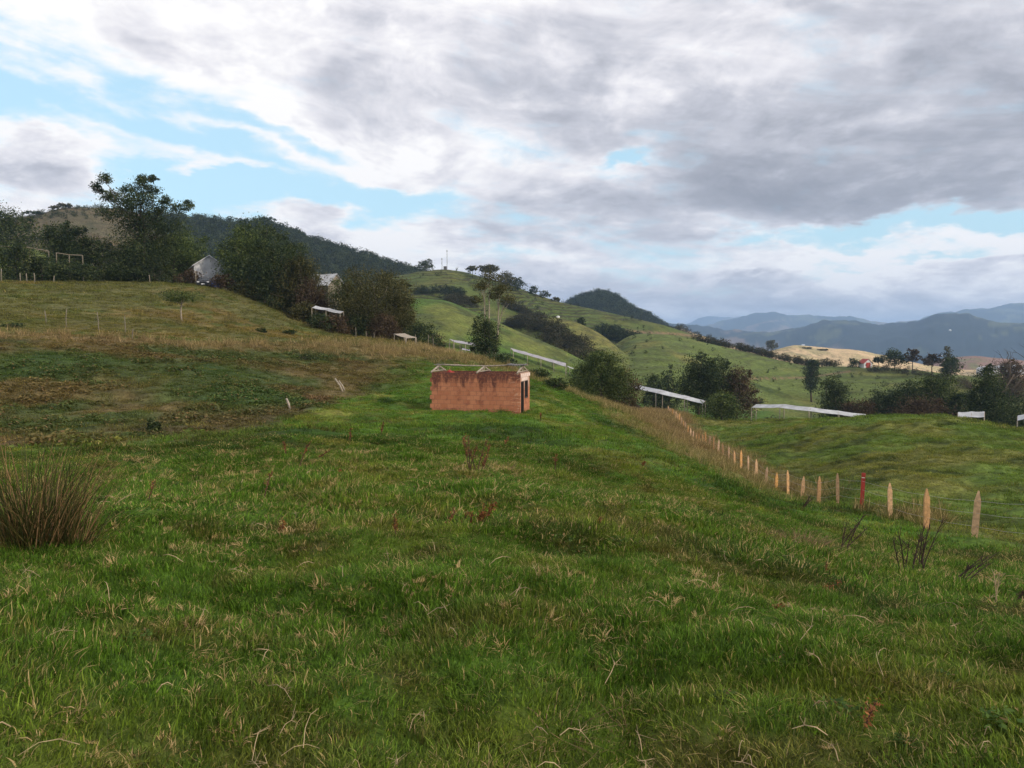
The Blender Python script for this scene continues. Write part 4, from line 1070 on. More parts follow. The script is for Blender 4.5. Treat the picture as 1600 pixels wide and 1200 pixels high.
# ------------------------------------------------------------------ the brick hut
def wall_mat(pale=False):
    m = bpy.data.materials.new('clay_block'); m.use_nodes = True
    t = NT(m.node_tree); bs = t.n['Principled BSDF']
    tc = t.node('ShaderNodeTexCoord'); uv = tc.outputs['UV']
    ob = tc.outputs['Object']
    br = t.node('ShaderNodeTexBrick'); t.link(uv, br.inputs['Vector'])
    br.offset = 0.5; br.squash = 1.0
    br.inputs['Scale'].default_value = 1.0
    br.inputs['Brick Width'].default_value = 0.345; br.inputs['Row Height'].default_value = 0.222
    br.inputs['Mortar Size'].default_value = 0.014; br.inputs['Mortar Smooth'].default_value = 0.4; br.inputs['Bias'].default_value = 0.0
    br.inputs['Color1'].default_value = (.33, .122, .064, 1); br.inputs['Color2'].default_value = (.45, .188, .100, 1)
    br.inputs['Mortar'].default_value = (.23, .11, .07, 1)
    n = t.noise(ob, 5.0, 6, .65)
    c = t.mix(t.m('MULTIPLY', t.ss(n, .35, .7), .4), br.outputs['Color'], (.40, .18, .10))
    # moss and black weathering running down from the open wall top, with ragged tongues
    su = t.node('ShaderNodeSeparateXYZ'); t.link(uv, su.inputs[0])
    tong = t.noise(t.comb(t.m('MULTIPLY', su.outputs[0], 2.6), t.m('MULTIPLY', su.outputs[1], .5), 1.3), 1.0, 5, .65)
    lim = t.m('SUBTRACT', 2.02, t.m('MULTIPLY', t.m('MAXIMUM', t.m('SUBTRACT', tong, .30), 0), 2.6))
    edge = t.ss(t.m('SUBTRACT', su.outputs[1], lim), -.22, .30)
    edge = t.m('MULTIPLY', edge, t.ss(t.noise(ob, 9, 4, .6), .30, .55, .45, 1))
    c = t.mix(t.m('MULTIPLY', edge, .90), c, (.075, .030, .026))
    blot = t.ss(t.noise(ob, 2.7, 6, .75), .50, .66)
    c = t.mix(t.m('MULTIPLY', blot, .6), c, (.15, .06, .04))
    # pale cement smears by the corner
    cor = t.m('MULTIPLY', t.ss(t.noise(t.comb(t.m('MULTIPLY', su.outputs[0], 3), t.m('MULTIPLY', su.outputs[1], 11), 4.), 1, 3, .5), .54, .62), t.ss(su.outputs[0], .75, .1))
    c = t.mix(t.m('MULTIPLY', cor, .6), c, (.52, .32, .22))
    c = t.mix(t.m('MULTIPLY', t.ss(t.m('ADD', su.outputs[1], t.m('MULTIPLY', n, .3)), .42, .10), .6), c, (.13, .075, .045))
    if pale: c = t.mix(t.m('MULTIPLY', t.ss(t.m('ADD', su.outputs[1], t.m('MULTIPLY', n, .5)), 1.3, 1.9), .75), c, (.56, .40, .32))
    t.link(c, bs.inputs['Base Color']); bs.inputs['Roughness'].default_value = .92; bs.inputs['Specular IOR Level'].default_value = .15
    b = t.node('ShaderNodeBump'); b.inputs['Strength'].default_value = .6; b.inputs['Distance'].default_value = .015
    t.link(t.m('SUBTRACT', t.m('MULTIPLY', n, .4), t.m('MULTIPLY', br.outputs['Fac'], 1.0)), b.inputs['Height']); t.link(b.outputs[0], bs.inputs['Normal'])
    return m
M_WALL = wall_mat()
M_CONC = wall_mat(True)
M_TIMB = basic_mat('weathered_timber', (.29, .25, .20), rough=.9, var=.35, scale=9)
M_POST = basic_mat('split_post', (.56, .34, .18), rough=.85, var=.28, scale=12, bump=.5)
M_STAKE = basic_mat('grey_stake', (.17, .15, .115), rough=.95, var=.35, scale=9)
_t = NT(M_POST.node_tree); _b = _t.n['Principled BSDF']; _l = _b.inputs['Base Color'].links[0].from_socket; _o = _t.node('ShaderNodeObjectInfo')
_hs = _t.node('ShaderNodeHueSaturation'); _t.link(_l, _hs.inputs['Color']); _t.link(_t.ss(_o.outputs['Random'], 0, 1, .65, 1.1), _hs.inputs['Value']); _t.link(_t.ss(_t.m('FRACT', _t.m('MULTIPLY', _o.outputs['Random'], 7.7)), 0, 1, .85, 1.2), _hs.inputs['Saturation']); _t.link(_hs.outputs[0], _b.inputs['Base Color'])
M_SHEET = basic_mat('roof_sheet', (.10, .095, .095), rough=.7, var=.4, scale=5)
M_RED = basic_mat('red_paint', (.30, .035, .025), rough=.6, var=.25, scale=10)
M_WHITE = basic_mat('white_wall', (.62, .62, .64), rough=.8, var=.08, scale=1)
M_DARK = basic_mat('dark_frame', (.03, .025, .022), rough=.7)
def uv_box_wall(name, mat, parent, boxes, L_axis):
    """wall panels (u0,u1,v0,v1,w0,w1 in metres); uv = along, up"""
    mb = MB()
    for (x0, x1, y0, y1, z0, z1) in boxes:
        mb.box(((x0 + x1) / 2, (y0 + y1) / 2, (z0 + z1) / 2), (x1 - x0, y1 - y0, z1 - z0))
    o = mb.build(name, mat, parent)
    me = o.data; uvl = me.uv_layers.new(name='UVMap')
    for p in me.polygons:
        nx = abs(p.normal.x) > .7
        for li in p.loop_indices:
            c = me.vertices[me.loops[li].vertex_index].co
            if nx: uvl.data[li].uv = (c.y + .1, c.z)
            else: uvl.data[li].uv = (-c.x if L_axis else c.x, c.z)
    return o
hutz = EYE + float(azt(812, 647)[1]) * 37.2
hut = empty('brick_hut', (HUT_C[0], HUT_C[1], hutz - .02), 'small roofless red clay-block hut standing in the meadow', 'hut', rz=R(-14))
# local frame: x to the right along the front wall (negative = left), y into the hut
HL, HD, HH, TH = 4.72, 2.15, 2.04, .12
uv_box_wall('front_wall', M_WALL, hut, [(-HL + .10, 0, 0, TH, -.45, HH)] + [(-HL + .012 * (k % 3), -HL + .10, 0, TH, .222 * k, .222 * k + .213) for k in range(-1, 9) if k % 2], True)
uv_box_wall('back_wall', M_WALL, hut, [(-HL, 0, HD - TH, HD, -.45, HH)], True)
uv_box_wall('left_wall', M_WALL, hut, [(-HL + .10, -HL + .10 + TH, TH, HD - TH, -.45, HH - .003)], False)
sw = uv_box_wall('door_wall', M_CONC, hut, [(-TH, 0, TH, .16, -.45, HH - .003), (-TH, 0, .16, HD - TH, 1.62, HH - .003), (-TH, 0, .82, HD - TH, -.45, .72), (-TH, 0, .82, .98, .72, 1.62), (-TH, 0, 1.72, HD - TH, .72, 1.62)], False)
sw['label'] = 'narrow pale-mortared end wall with doorway and window opening'
mb = MB(); 
for a, b in (((-.06, .19, 0), (.06, 1.60)), ((-.06, .79, 0), (.06, 1.60))):
    mb.box((a[0] + .0, a[1], .78), (TH + .01, .05, 1.66))
mb.box((-.06, .49, 1.595), (TH + .01, .55, .05)); mb.build('door_frame', M_DARK, hut)
mb = MB(); mb.box((-.06, 1.35, .745), (TH + .03, .73, .05)); mb.box((-.06, 1.35, 1.60), (TH + .012, .73, .04)); mb.box((-.06, 1.005, 1.17), (TH + .012, .04, .80)); mb.box((-.06, 1.70, 1.17), (TH + .012, .04, .80))
mb.box((-.06, 1.35, 1.17), (.03, .03, .80)); mb.build('window_frame', M_DARK, hut)
mb = MB()                              # white painted patch and block courses over the door
for k in range(5):
    mb.box((.004, .35 + .42 * k, HH - .13), (.012, .34, .17))
mb.box((.004, 1.0, 1.72), (.014, 1.2, .16)); mb.build('lintel_patch', basic_mat('whitewash', (.62, .50, .45), var=.2), hut)
for k, (x0, op, ht) in enumerate(((-HL + .08, .3, .30), (-HL * .46, .34, .28), (-.14, .3, .34))):
    mb = MB(); ap = Vector((x0 + .02, HD / 2, HH + ht)); fr = Vector((x0 - .05 * (k == 1), .05, HH + .02)); bk = Vector((x0 + .03, HD - .05, HH + .02))
    mb.tube([fr + (fr - ap) * .06, ap], [.050, .042], 7); mb.tube([bk + (bk - ap) * .06, ap], [.050, .042], 7)
    mb.tube([fr + Vector((0, 0, .03)), bk + Vector((0, 0, .03))], .035, 6)
    mb.tube([Vector((x0, HD / 2, HH + .03)), ap], .035, 6)
    mb.tube([fr.lerp(bk, .5) + Vector((0, 0, .05)), fr.lerp(ap, .62)], .026, 6)
    mb.build('roof_truss', M_TIMB, hut, smooth=True)
mb = MB(); mb.tube([(-HL - .15, HD / 2 - .05, HH + .35), (-HL * .7, HD / 2, HH + .32), (-HL * .4, HD / 2, HH + .31), (-.6, HD / 2, HH + .37), (.15, HD / 2, HH + .38)], [.03, .04, .035, .035, .035], 6)
mb.build('ridge_pole', M_TIMB, hut, smooth=True)
mb = MB(); mb.tube([(-HL - .1, HD / 2 + .25, HH + .38), (-HL * .72, HD / 2 + .1, HH + .34)], [.02, .02], 5); mb.tube([(-HL + .4, HD / 2 - .2, HH + .34), (-HL * .75, HD / 2 + .15, HH + .36)], [.022, .02], 5)
mb.build('loose_rafter', M_TIMB, hut, smooth=True)
# corrugated remnant over the right end
nx_, ny_ = 40, 4; V = []; F = []
for j in range(ny_):
    for i in range(nx_):
        xx = -.85 + 1.02 * i / (nx_ - 1); yy = HD / 2 - .42 + .75 * j / (ny_ - 1)
        V.append((xx, yy, HH + .43 + .028 * math.sin(xx * 2 * math.pi / .13) - .12 * abs(yy - HD / 2) + .02 * math.sin(xx * 5)))
for j in range(ny_ - 1):
    for i in range(nx_ - 1):
        a = j * nx_ + i; F.append((a, a + 1, a + nx_ + 1, a + nx_))
mb = MB(); mb.add(V, F); mb.add([(x, y, z - .008) for x, y, z in V], [f[::-1] for f in F]); mb.build('roof_sheet', M_SHEET, hut, smooth=True)
rb = MB()
rb.tube([(0, 0, 0), (0, 0, .16), (.0, 0, .34), (.02, 0, .36)], [.19, .20, .19, .10], 14); 
rd = rb.build('red_barrel', M_RED); tag(rd, 'red drum showing over the wall inside the brick hut, left end', 'drum')
p_ = hut.matrix_basis @ Vector((-HL + .75, .9, 1.82)) if False else None
ca, sa = math.cos(R(-14)), math.sin(R(-14))
lx, ly = -HL + .78, 1.0
rd.location = (HUT_C[0] + lx * ca - ly * sa, HUT_C[1] + lx * sa + ly * ca, hutz + 1.70)
st = MB(); st.box((0, 0, .875), (.9, .8, .05))
for sx in (-.4, .4):
    for sy in (-.35, .35): st.box((sx, sy, .42), (.07, .07, .86))
so = st.build('work_table', M_TIMB); tag(so, 'timber stand inside the brick hut under the red drum', 'stand'); so.location = (rd.location.x, rd.location.y, hutz + .80); so.rotation_euler = (0, 0, R(-14))
st2 = None

# ------------------------------------------------------------------ the new post fence
def fence_post(mb, h, w, pointed=True, g=random):
    d = w * .62
    for _ in (0,):
        a = (w / 2, d / 2)
        b0 = [(-a[0] * 1.05, -a[1], -.35), (a[0] * 1.05, -a[1], -.35), (a[0], a[1], -.35), (-a[0], a[1], -.35)]
        zt = h - (w * 1.9 if pointed else .01)
        jx = g.uniform(-.01, .01)
        b1 = [(-a[0] + jx, -a[1], zt), (a[0] + jx, -a[1], zt * 1.0), (a[0] + jx, a[1], zt), (-a[0] + jx, a[1], zt)]
        if pointed:
            b2 = [(-.016 + jx, -.012, h), (.016 + jx, -.012, h), (.016 + jx, .012, h), (-.016 + jx, .012, h)]
        else:
            b2 = [(p[0] * .98, p[1] * .98, h) for p in b1]
        v = b0 + b1 + b2; f = [(3, 2, 1, 0)]
        for k in (0, 4):
            for i in range(4): j = (i + 1) % 4; f.append((k + i, k + j, k + 4 + j, k + 4 + i))
        f.append((8, 9, 10, 11)); mb.add(v, f)
M_WIRE = basic_mat('wire', (.34, .33, .32), rough=.5, var=.1, metal=.6)
y0 = 17.9; fz = gz(fence_x(y0), y0)
fence = empty('wire_fence', (fence_x(y0), y0, fz), 'line of pale pointed timber posts with wire, from right foreground to the far bushes', 'fence')
O = Vector((fence_x(y0), y0, fz)); tops = []
rf = random.Random(5)
ys = [15.2] + [y0 + 2.7 * k for k in range(37)]
for k, yy in enumerate(ys):
    x = fence_x(yy); z = gz(x, yy); red = abs(yy - (y0 + 2.7 * 3)) < .1
    h_ = 1.20 + rf.uniform(-.10, .10)
    if k > 0:
        mb = MB(); fence_post(mb, h_, .125 + rf.uniform(-.02, .02) if not red else .125, not red, rf)
        o = mb.build('post', M_RED if red else M_POST, fence)
        o.location = Vector((x, yy, z)) - O; o.rotation_euler = (rf.uniform(-.04, .04), rf.uniform(-.05, .05), rf.uniform(-.5, .3))
        if red: o['label'] = 'red painted flat-topped post in the row of pale ones'
        if red:
            m3 = MB(); m3.box((0, -.045, h_ - .16), (.10, .01, .025)); c = m3.build('band', M_WHITE, o)
    tops.append(Vector((x, yy, z)) - O)
for hh in (.38, .70, 1.0):
    mb = MB()
    for a, b in zip(tops[:-1], tops[1:]):
        a2, b2 = a + Vector((0, 0, hh)), b + Vector((0, 0, hh)); m_ = (a2 + b2) / 2 - Vector((0, 0, .03))
        mb.tube([a2, m_, b2], .004, 4)
    mb.build('wire', M_WIRE, fence)

# old fence of thin weathered stakes along the tan strip
old = [(104, 66, 22), (72, 68, 14), (154, 64, 24), (196, 63, 22), (207, 59, 14), (556, 84, 14), (572, 86, 10), (585, 86, 9), (649, 84, 18), (669, 85, 22), (677, 87, 18), (703, 88, 18), (709, 88, 24), (719, 90, 22)]
ob_ = ground(380, 78); of = empty('old_fence', ob_, 'row of thin grey weathered stakes along the tan grass line across the left pasture', 'fence')
for px, r, hp in old:
    p = ground(px, r); mb = MB(); hh = hp * r / FPX + .15
    mb.tube([(0, 0, -.3), (rf.uniform(-.03, .03), 0, hh * .5), (rf.uniform(-.08, .08), 0, hh)], [.038, .034, .028], 6)
    o = mb.build('post', M_STAKE, of, smooth=True); o.location = p - ob_
uf0 = ground(100, 112); uf = empty('pasture_fence', uf0, 'thin pale stakes under the dark bushes at the top of the left pasture', 'fence')
for px, r, hp in [(2, 112, 16), (32, 113, 12), (42, 112, 10), (54, 112, 11), (84, 112, 8), (234, 110, 11), (306, 112, 20)]:
    p = ground(px, r); mb = MB(); hh = hp * r / FPX + .1
    mb.tube([(0, 0, -.3), (rf.uniform(-.03, .03), 0, hh * .5), (rf.uniform(-.1, .1), 0, hh)], [.07, .065, .055], 6)
    o = mb.build('post', M_STAKE, uf, smooth=True); o.location = p - uf0
# leaning poles by the gully
def pole(px, r, dx, hpx, rad, label, name='wooden_pole', mat=M_TIMB):
    p = ground(px, r); k = r / FPX; mb = MB()
    mb.tube([(0, 0, -.2), (dx * k * .5, .02, hpx * k * .5 + .01), (dx * k, 0, hpx * k)], [rad, rad, rad * .85], 7)
    o = mb.build(name, mat, None, smooth=True); o.location = p; tag(o, label, 'pole'); return o
pole(538, 46, -14, 21, .05, 'longer of two pale poles leaning side by side beside the gully')
pole(541, 47, -11, 17, .045, 'shorter of two pale poles leaning side by side beside the gully')
pole(454, 33, -6, 17, .05, 'short pale stake leaning at the gully foot, left of the leaning pair')

# ------------------------------------------------------------------ long row shelters with white sheeting
M_PLAS = basic_mat('white_sheeting', (.38, .39, .41), rough=.55, var=.28, scale=.9, spec=.4)
M_PLAS2 = basic_mat('grey_sheeting', (.27, .26, .29), rough=.6, var=.25, scale=1.2)
def shelter(name, label, pts, width, tilt, mat, group=None, per=2, sag=.06, pmat=M_TIMB, thick=.03, flip=1):
    P3 = []
    for i in range(len(pts) - 1):
        a, b = pts[i], pts[i + 1]
        for k in range(per):
            f = k / per; P3.append(Vector(at(a[0] + (b[0] - a[0]) * f, a[1] + (b[1] - a[1]) * f, a[2] + (b[2] - a[2]) * f)))
    P3.append(Vector(at(*pts[-1])))
    gb = gz(P3[0].x, P3[0].y); org = Vector((P3[0].x, P3[0].y, gb)); root = empty(name, org, label, 'shelter', group)
    print('SHELTER', [round(p.z - gz(p.x, p.y), 2) for p in P3])
    V = []; F = []; n = len(P3); m = 6
    sides = []
    for i, p in enumerate(P3):
        d = P3[min(i + 1, n - 1)] - P3[max(i - 1, 0)]; d.z = 0; d.normalize(); s = Vector((d.y, -d.x, 0))
        if s.y > 0: s = -s                      # towards the camera
        sides.append(s)
    res = []
    for i in range(n - 1):
        for k in range(4):
            f = k / 4; res.append((P3[i].lerp(P3[i + 1], f) - Vector((0, 0, sag * math.sin(math.pi * f))), sides[i].lerp(sides[i + 1], f)))
    res.append((P3[-1], sides[-1]))
    for p, s in res:
        for j in range(m):
            e = j / (m - 1) - .5
            q = p + s * (e * width) + Vector((0, 0, -tilt * e * width * flip - sag * .5 * math.cos(math.pi * e))) - org
            V.append(q)
    for i in range(len(res) - 1):
        for j in range(m - 1):
            a = i * m + j; F.append((a, a + 1, a + m + 1, a + m))
    mb = MB(); mb.add(V, F); mb.add([v - Vector((0, 0, thick)) for v in V], [f[::-1] for f in F]); mb.build('roof_sheet', mat, root, smooth=True)
    for i, (p, s) in enumerate(zip(P3, sides)):
        for e in (-.46, .46):
            q = p + s * (e * width) + Vector((0, 0, -tilt * e * width - .05)); zg = gz(q.x, q.y)
            if q.z - zg < .25: continue
            mb = MB(); mb.tube([Vector((q.x, q.y, zg - .2)) - org, q - org], .065, 6); mb.build('post', pmat, root, smooth=True)
        a = p + s * (-.5 * width) + Vector((0, 0, tilt * .5 * width - .06)); b = p + s * (.5 * width) + Vector((0, 0, -tilt * .5 * width - .06))
        mb = MB(); mb.tube([a - org, b - org], .045, 5); mb.build('cross_beam', pmat, root)
    return root
SG = 'long low shelters roofed with pale sheeting'
shelter('row_shelter', 'long level white-roofed shelter beyond the paddock, ending behind the right crest', [(1178, 634, 118), (1222, 634, 115), (1266, 639, 113), (1310, 644.5, 113), (1354, 650, 114)], 1.15, .38, M_PLAS, SG, 1)
shelter('row_shelter', 'white-roofed shelter descending from the big green shrub tree to the dark clump', [(978, 600, 140), (1030, 611.5, 124), (1072, 621, 122), (1100, 628, 121)], 1.3, .30, M_PLAS, SG, 1)
shelter('row_shelter', 'grey-roofed shelter running down the slope right behind the brick hut', [(800, 546, 165), (822, 552, 166), (843, 558, 167), (864, 564, 168), (884, 570, 168)], 2.1, .34, M_PLAS2, SG, 1)
shelter('row_shelter', 'pale roof pieces glimpsed through the big green shrub tree', [(888, 573, 169), (915, 581, 171), (945, 590, 174), (974, 599, 177)], 1.6, .25, M_PLAS, SG, 1)
shelter('row_shelter', 'grey-roofed shelter left of the thin tree, with pale posts', [(706, 532, 154), (724, 535, 155), (744, 538, 156)], 2.4, .25, M_PLAS2, SG, 1)
shelter('row_shelter', 'low scrap roof in the grass below the grey shelter, left of the thin tree', [(722, 545, 143), (738, 547, 143)], 1.3, .2, M_PLAS2, SG, 1)
shelter('row_shelter', 'short white-roofed shelter at the right under the tall dark tree', [(1497, 648, 104), (1518, 647, 104), (1538, 647, 104)], 1.5, .35, M_PLAS, SG, 1)
shelter('row_shelter', 'sliver of grey roof at the right edge below the dark trees', [(1590, 653, 106), (1612, 647, 106)], 1.5, .3, M_PLAS, SG, 1)
shelter('row_shelter', 'narrow white roof strip among the bushes below the pale slanting roof', [(490, 479, 97), (512, 483, 96), (534, 488, 95)], .9, .30, M_PLAS, SG, 1, pmat=M_STAKE)
shelter('lean_to', 'small open lean-to of poles beside the dark shrub mound', [(624, 521, 86), (642, 527, 84)], 1.4, .05, M_TIMB, None, 1)
# pole frames at the top left
def frame(label, pts, r, hbase):
    o0 = ground(pts[0][0], r); root = empty('timber_frame', o0, label, 'frame')
    for i, (px, py) in enumerate(pts):
        p = Vector(at(px, py, r)); z = gz(p.x, p.y)
        mb = MB(); mb.tube([Vector((p.x, p.y, z - .2)) - o0, p - o0], .07, 6); mb.build('post', M_STAKE, root)
        if i:
            q = Vector(at(*pts[i - 1], r)); mb = MB(); mb.tube([q - o0, p - o0], .06, 6); mb.build('rail', M_STAKE, root)
frame('white rail on posts above the bushes at the far left', [(-10, 384), (46, 387), (76, 392)], 128, 2)
frame('pale timber frame with cross rail beneath the round-headed dark tree', [(88, 395), (108, 398), (129, 399)], 122, 2)

# ------------------------------------------------------------------ houses and small far structures
M_ROOFW = basic_mat('pale_roof', (.66, .67, .70), rough=.6, var=.1, scale=.6)
M_GLASS = basic_mat('dark_glass', (.02, .025, .03), rough=.2, spec=.6)
def gable_house(label, px, r, wpx, dep, wall_py, ridge_py, mat, roofm, rz, name='farmhouse', group=None, base_r=None, door=True, cat='house'):
    p = ground(px, r); k = r / FPX; W_ = wpx * k
    hw = EYE + float(azt(px, wall_py)[1]) * r - p.z; hr = EYE + float(azt(px, ridge_py)[1]) * r - p.z
    root = empty(name, p, label, cat, group, rz)
    a, b = W_ / 2, dep / 2
    mb = MB()
    mb.add([(-a, -b, -1), (a, -b, -1), (a, b, -1), (-a, b, -1), (-a, -b, hw), (a, -b, hw), (a, b, hw), (-a, b, hw), (0, -b, hr), (0, b, hr)],
           [(0, 1, 5, 8, 4), (2, 3, 7, 9, 6), (1, 2, 6, 5), (3, 0, 4, 7)])
    mb.build('wall', mat, root)
    mb = MB(); e = .25; sl = (hr - hw) / a
    for s in (-1, 1):
        v = [(s * (a + e), -b - e, hw - sl * e), (0, -b - e, hr), (0, b + e, hr), (s * (a + e), b + e, hw - sl * e)]
        v = [(x, y, z + .02) for x, y, z in v]; v2 = [(x, y, z + .09) for x, y, z in v]
        f = [(3, 2, 1, 0), (4, 5, 6, 7)] + [(i, (i + 1) % 4, (i + 1) % 4 + 4, i + 4) for i in range(4)]
        mb.add(v + v2, f if s > 0 else [q[::-1] for q in f])
    mb.build('roof', roofm, root)
    if door:
        for xx in (-.55, .35):
            mb = MB(); mb.box((xx * a, -b - .02, hw * .55), (W_ * .14, .06, hw * .35)); mb.build('window', M_GLASS, root)
        mb = MB(); mb.box((-.1 * a, -b - .02, hw * .4), (W_ * .12, .06, hw * .8)); mb.build('door', M_DARK, root)
    return root
gable_house('white gabled house half hidden by trees at the top of the left pasture', 324, 119, 40, 6, 418, 403, M_PLAS, M_ROOFW, R(28), door=False)
gable_house('building with a pale slanting roof seen between the trees left of the wide olive tree', 500, 122, 34, 7, 447, 430, M_STAKE, M_PLAS, R(60), door=False)
gable_house('small red and white house on the right ridge', 1352, 318, 12, 4, 567, 561, M_WHITE, M_RED, R(5), name='small_house')
mb = MB()
rwh = bpy.data.objects['small_house']
mb.box((0, -2.06, .9), (1.7, .08, 2.0)); mb.build('red_panel', M_RED, rwh)
for i, (px, r, w_, wy, ry, lb) in enumerate([
    (1484, 3300, 3.4, 531, 529, 'lone white building halfway up the dark far mountain'), (1472, 3000, 4.4, 542.4, 541, 'white building at the far mountain foot, left of the tall pale tree'),
    (1385, 3900, 14, 513.6, 512.6, 'long white building in the saddle between the far mountains'), (1240, 3300, 9, 536, 535, 'pale building far down the valley at the blue mountain foot'),
    (1255, 3500, 7, 530.4, 529.2, 'upper pale building far down the valley at the blue mountain foot'), (1514, 3000, 5, 548, 546, 'pale building in the valley between tall pale tree and dead trees')]):
    p = Vector(at(px, wy + 1, r))
    k = r / FPX; root = empty('farmhouse', Vector((p.x, p.y, gz(p.x, p.y))), lb, 'building', 'far white buildings'); W_ = w_ * k * .6; hw = 2.0; dp = 8
    mb = MB(); mb.box((0, 0, hw / 2 - 1), (W_, dp, hw + 2)); mb.build('wall', M_PLAS, root)
    mb = MB(); a, b = W_ / 2 + .4, dp / 2 + .5; mb.add([(-a, -b, hw + .02), (a, -b, hw + .02), (a, b, hw + .02), (-a, b, hw + .02), (-a, 0, hw + 3), (a, 0, hw + 3)], [(3, 2, 1, 0), (0, 1, 5, 4), (2, 3, 4, 5), (0, 4, 3), (1, 2, 5)]); mb.build('roof', M_ROOFW, root)
gh = empty('greenhouse', ground(1580, 760), 'big white greenhouse roof beyond the dead trees at the right edge', 'greenhouse', rz=R(-8))
for k in range(4):
    mb = MB(); Vv = []; Ff = []
    for i in range(9):
        th = math.pi * i / 8
        for yy in (-8, 8): Vv.append((-24 + 12 * k + 6 * -math.cos(th) + 6, yy, 3 + 2.6 * math.sin(th) + k * 0.6))
    Ff = [(2 * i, 2 * i + 1, 2 * i + 3, 2 * i + 2) for i in range(8)] + [tuple(2 * i for i in range(9))[::-1]]
    mb.add(Vv, Ff); mb.box((-18 + 12 * k, 0, 0), (11.9, 15.8, 6.2)); mb.build('roof_span', M_PLAS, gh, smooth=True)
# white tank on the dome, masts on the hilltop
p = ground(872, 297); tk = empty('water_tank', p, 'small white water tank on the rounded green shoulder', 'tank')
mb = MB(); mb.tube([(0, 0, -.2), (0, 0, 1.4)], .62, 14); mb.build('body', M_WHITE, tk, smooth=True); mb = MB(); mb.tube([(0, 0, 1.4), (0, 0, 1.6)], [.64, .25], 14); mb.build('lid', M_WHITE, tk, smooth=True)
M_MAST = basic_mat('mast_steel', (.16, .16, .17), rough=.6, metal=.3)
for px, top, lb in ((690.5, 403, 'shorter radio mast on the terraced hilltop, left one'), (698.5, 389, 'taller radio mast on the terraced hilltop, right one')):
    p = ground(px, 420); H_ = EYE + float(azt(px, top)[1]) * 420 - p.z; root = empty('radio_mast', p, lb, 'mast')
    mb = MB()
    for k in range(3):
        th = 2.1 * k; mb.tube([(math.cos(th) * .22, math.sin(th) * .22, -.5), (math.cos(th) * .16, math.sin(th) * .16, H_ * .93)], .045, 4)
    nz_ = int(H_ / .9)
    for j in range(nz_):
        for k in range(3):
            a, b = 2.1 * k, 2.1 * (k + 1); z = j * H_ * .93 / nz_; mb.tube([(math.cos(a) * .2, math.sin(a) * .2, z), (math.cos(b) * .2, math.sin(b) * .2, z + H_ * .93 / nz_)], .025, 3)
    mb.build('lattice', M_MAST, root)
    mb = MB(); mb.tube([(0, 0, H_ * .92), (0, 0, H_)], .05, 5); mb.box((0, 0, H_ * .90), (.6, .2, .5)); mb.build('antenna', M_MAST, root)
p = ground(695.5, 419); cb = empty('equipment_hut', p, 'small dark equipment hut between the two radio masts', 'hut')
mb = MB(); mb.box((0, 0, .6), (1.6, 1.4, 1.9)); mb.build('wall', M_DARK, cb); mb = MB(); mb.box((0, 0, 1.6), (1.9, 1.7, .1)); mb.build('roof', M_MAST, cb); mb = MB(); mb.box((0, -.71, .5), (.5, .04, 1.4)); mb.build('door', M_MAST, cb)
# vehicle and blue tank by the white house
M_CAR = basic_mat('dark_car_paint', (.012, .014, .02), rough=.3, spec=.6); M_TYRE = basic_mat('tyre', (.02, .02, .02)); M_BLUE = basic_mat('blue_plastic', (.02, .05, .16), rough=.5); M_LAMP = basic_mat('lamp_glass', (.5, .5, .52), rough=.2)
p = ground(322, 113.5); car = empty('parked_car', p, 'dark vehicle parked beside the white house, nose to the pasture', 'car', rz=R(12))
mb = MB()
prof = [(-2.1, .35), (-2.15, .8), (-2.0, .95), (-1.0, 1.05), (-.5, 1.5), (1.3, 1.52), (1.9, 1.05), (2.1, .95), (2.1, .35)]
n_ = len(prof)
vv_ = [(sx * (.85 if z < 1.1 else .68), y, z) for sx in (-1, 1) for y, z in prof]
mb.add(vv_, [tuple(range(n_)), tuple(range(n_, 2 * n_))[::-1]] + [((i + 1) % n_, i, n_ + i, n_ + (i + 1) % n_) for i in range(n_)])
mb.build('body', M_CAR, car)
mb = MB(); mb.add([(-.6, -.98, 1.09), (.6, -.98, 1.09), (.55, -.55, 1.47), (-.55, -.55, 1.47)], [(0, 1, 2, 3)]); mb.build('windscreen', M_GLASS, car)
for sx in (-.62, .62):
    mb = MB(); mb.box((sx, -2.14, .78), (.3, .08, .16)); mb.build('headlight', M_LAMP, car)
mb = MB(); mb.box((0, -2.16, .5), (.5, .05, .14)); mb.build('number_plate', M_LAMP, car)
for sx in (-.8, .8):
    for sy in (-1.35, 1.3):
        mb = MB(); mb.tube([(sx - .1, sy, .33), (sx + .1, sy, .33)], .33, 14); mb.build('wheel', M_TYRE, car)
p = ground(338, 112.5); bt = empty('water_tank', p, 'blue plastic tank beside the dark parked vehicle', 'tank')
mb = MB(); mb.tube([(0, 0, -.1), (0, 0, .1), (0, 0, 1.0), (0, 0, 1.12)], [.80, .84, .84, .70], 18); mb.build('body', M_BLUE, bt, smooth=True)
mb = MB(); mb.tube([(0, 0, 1.1), (0, 0, 1.2)], [.3, .28], 12); mb.build('lid', M_BLUE, bt, smooth=True)
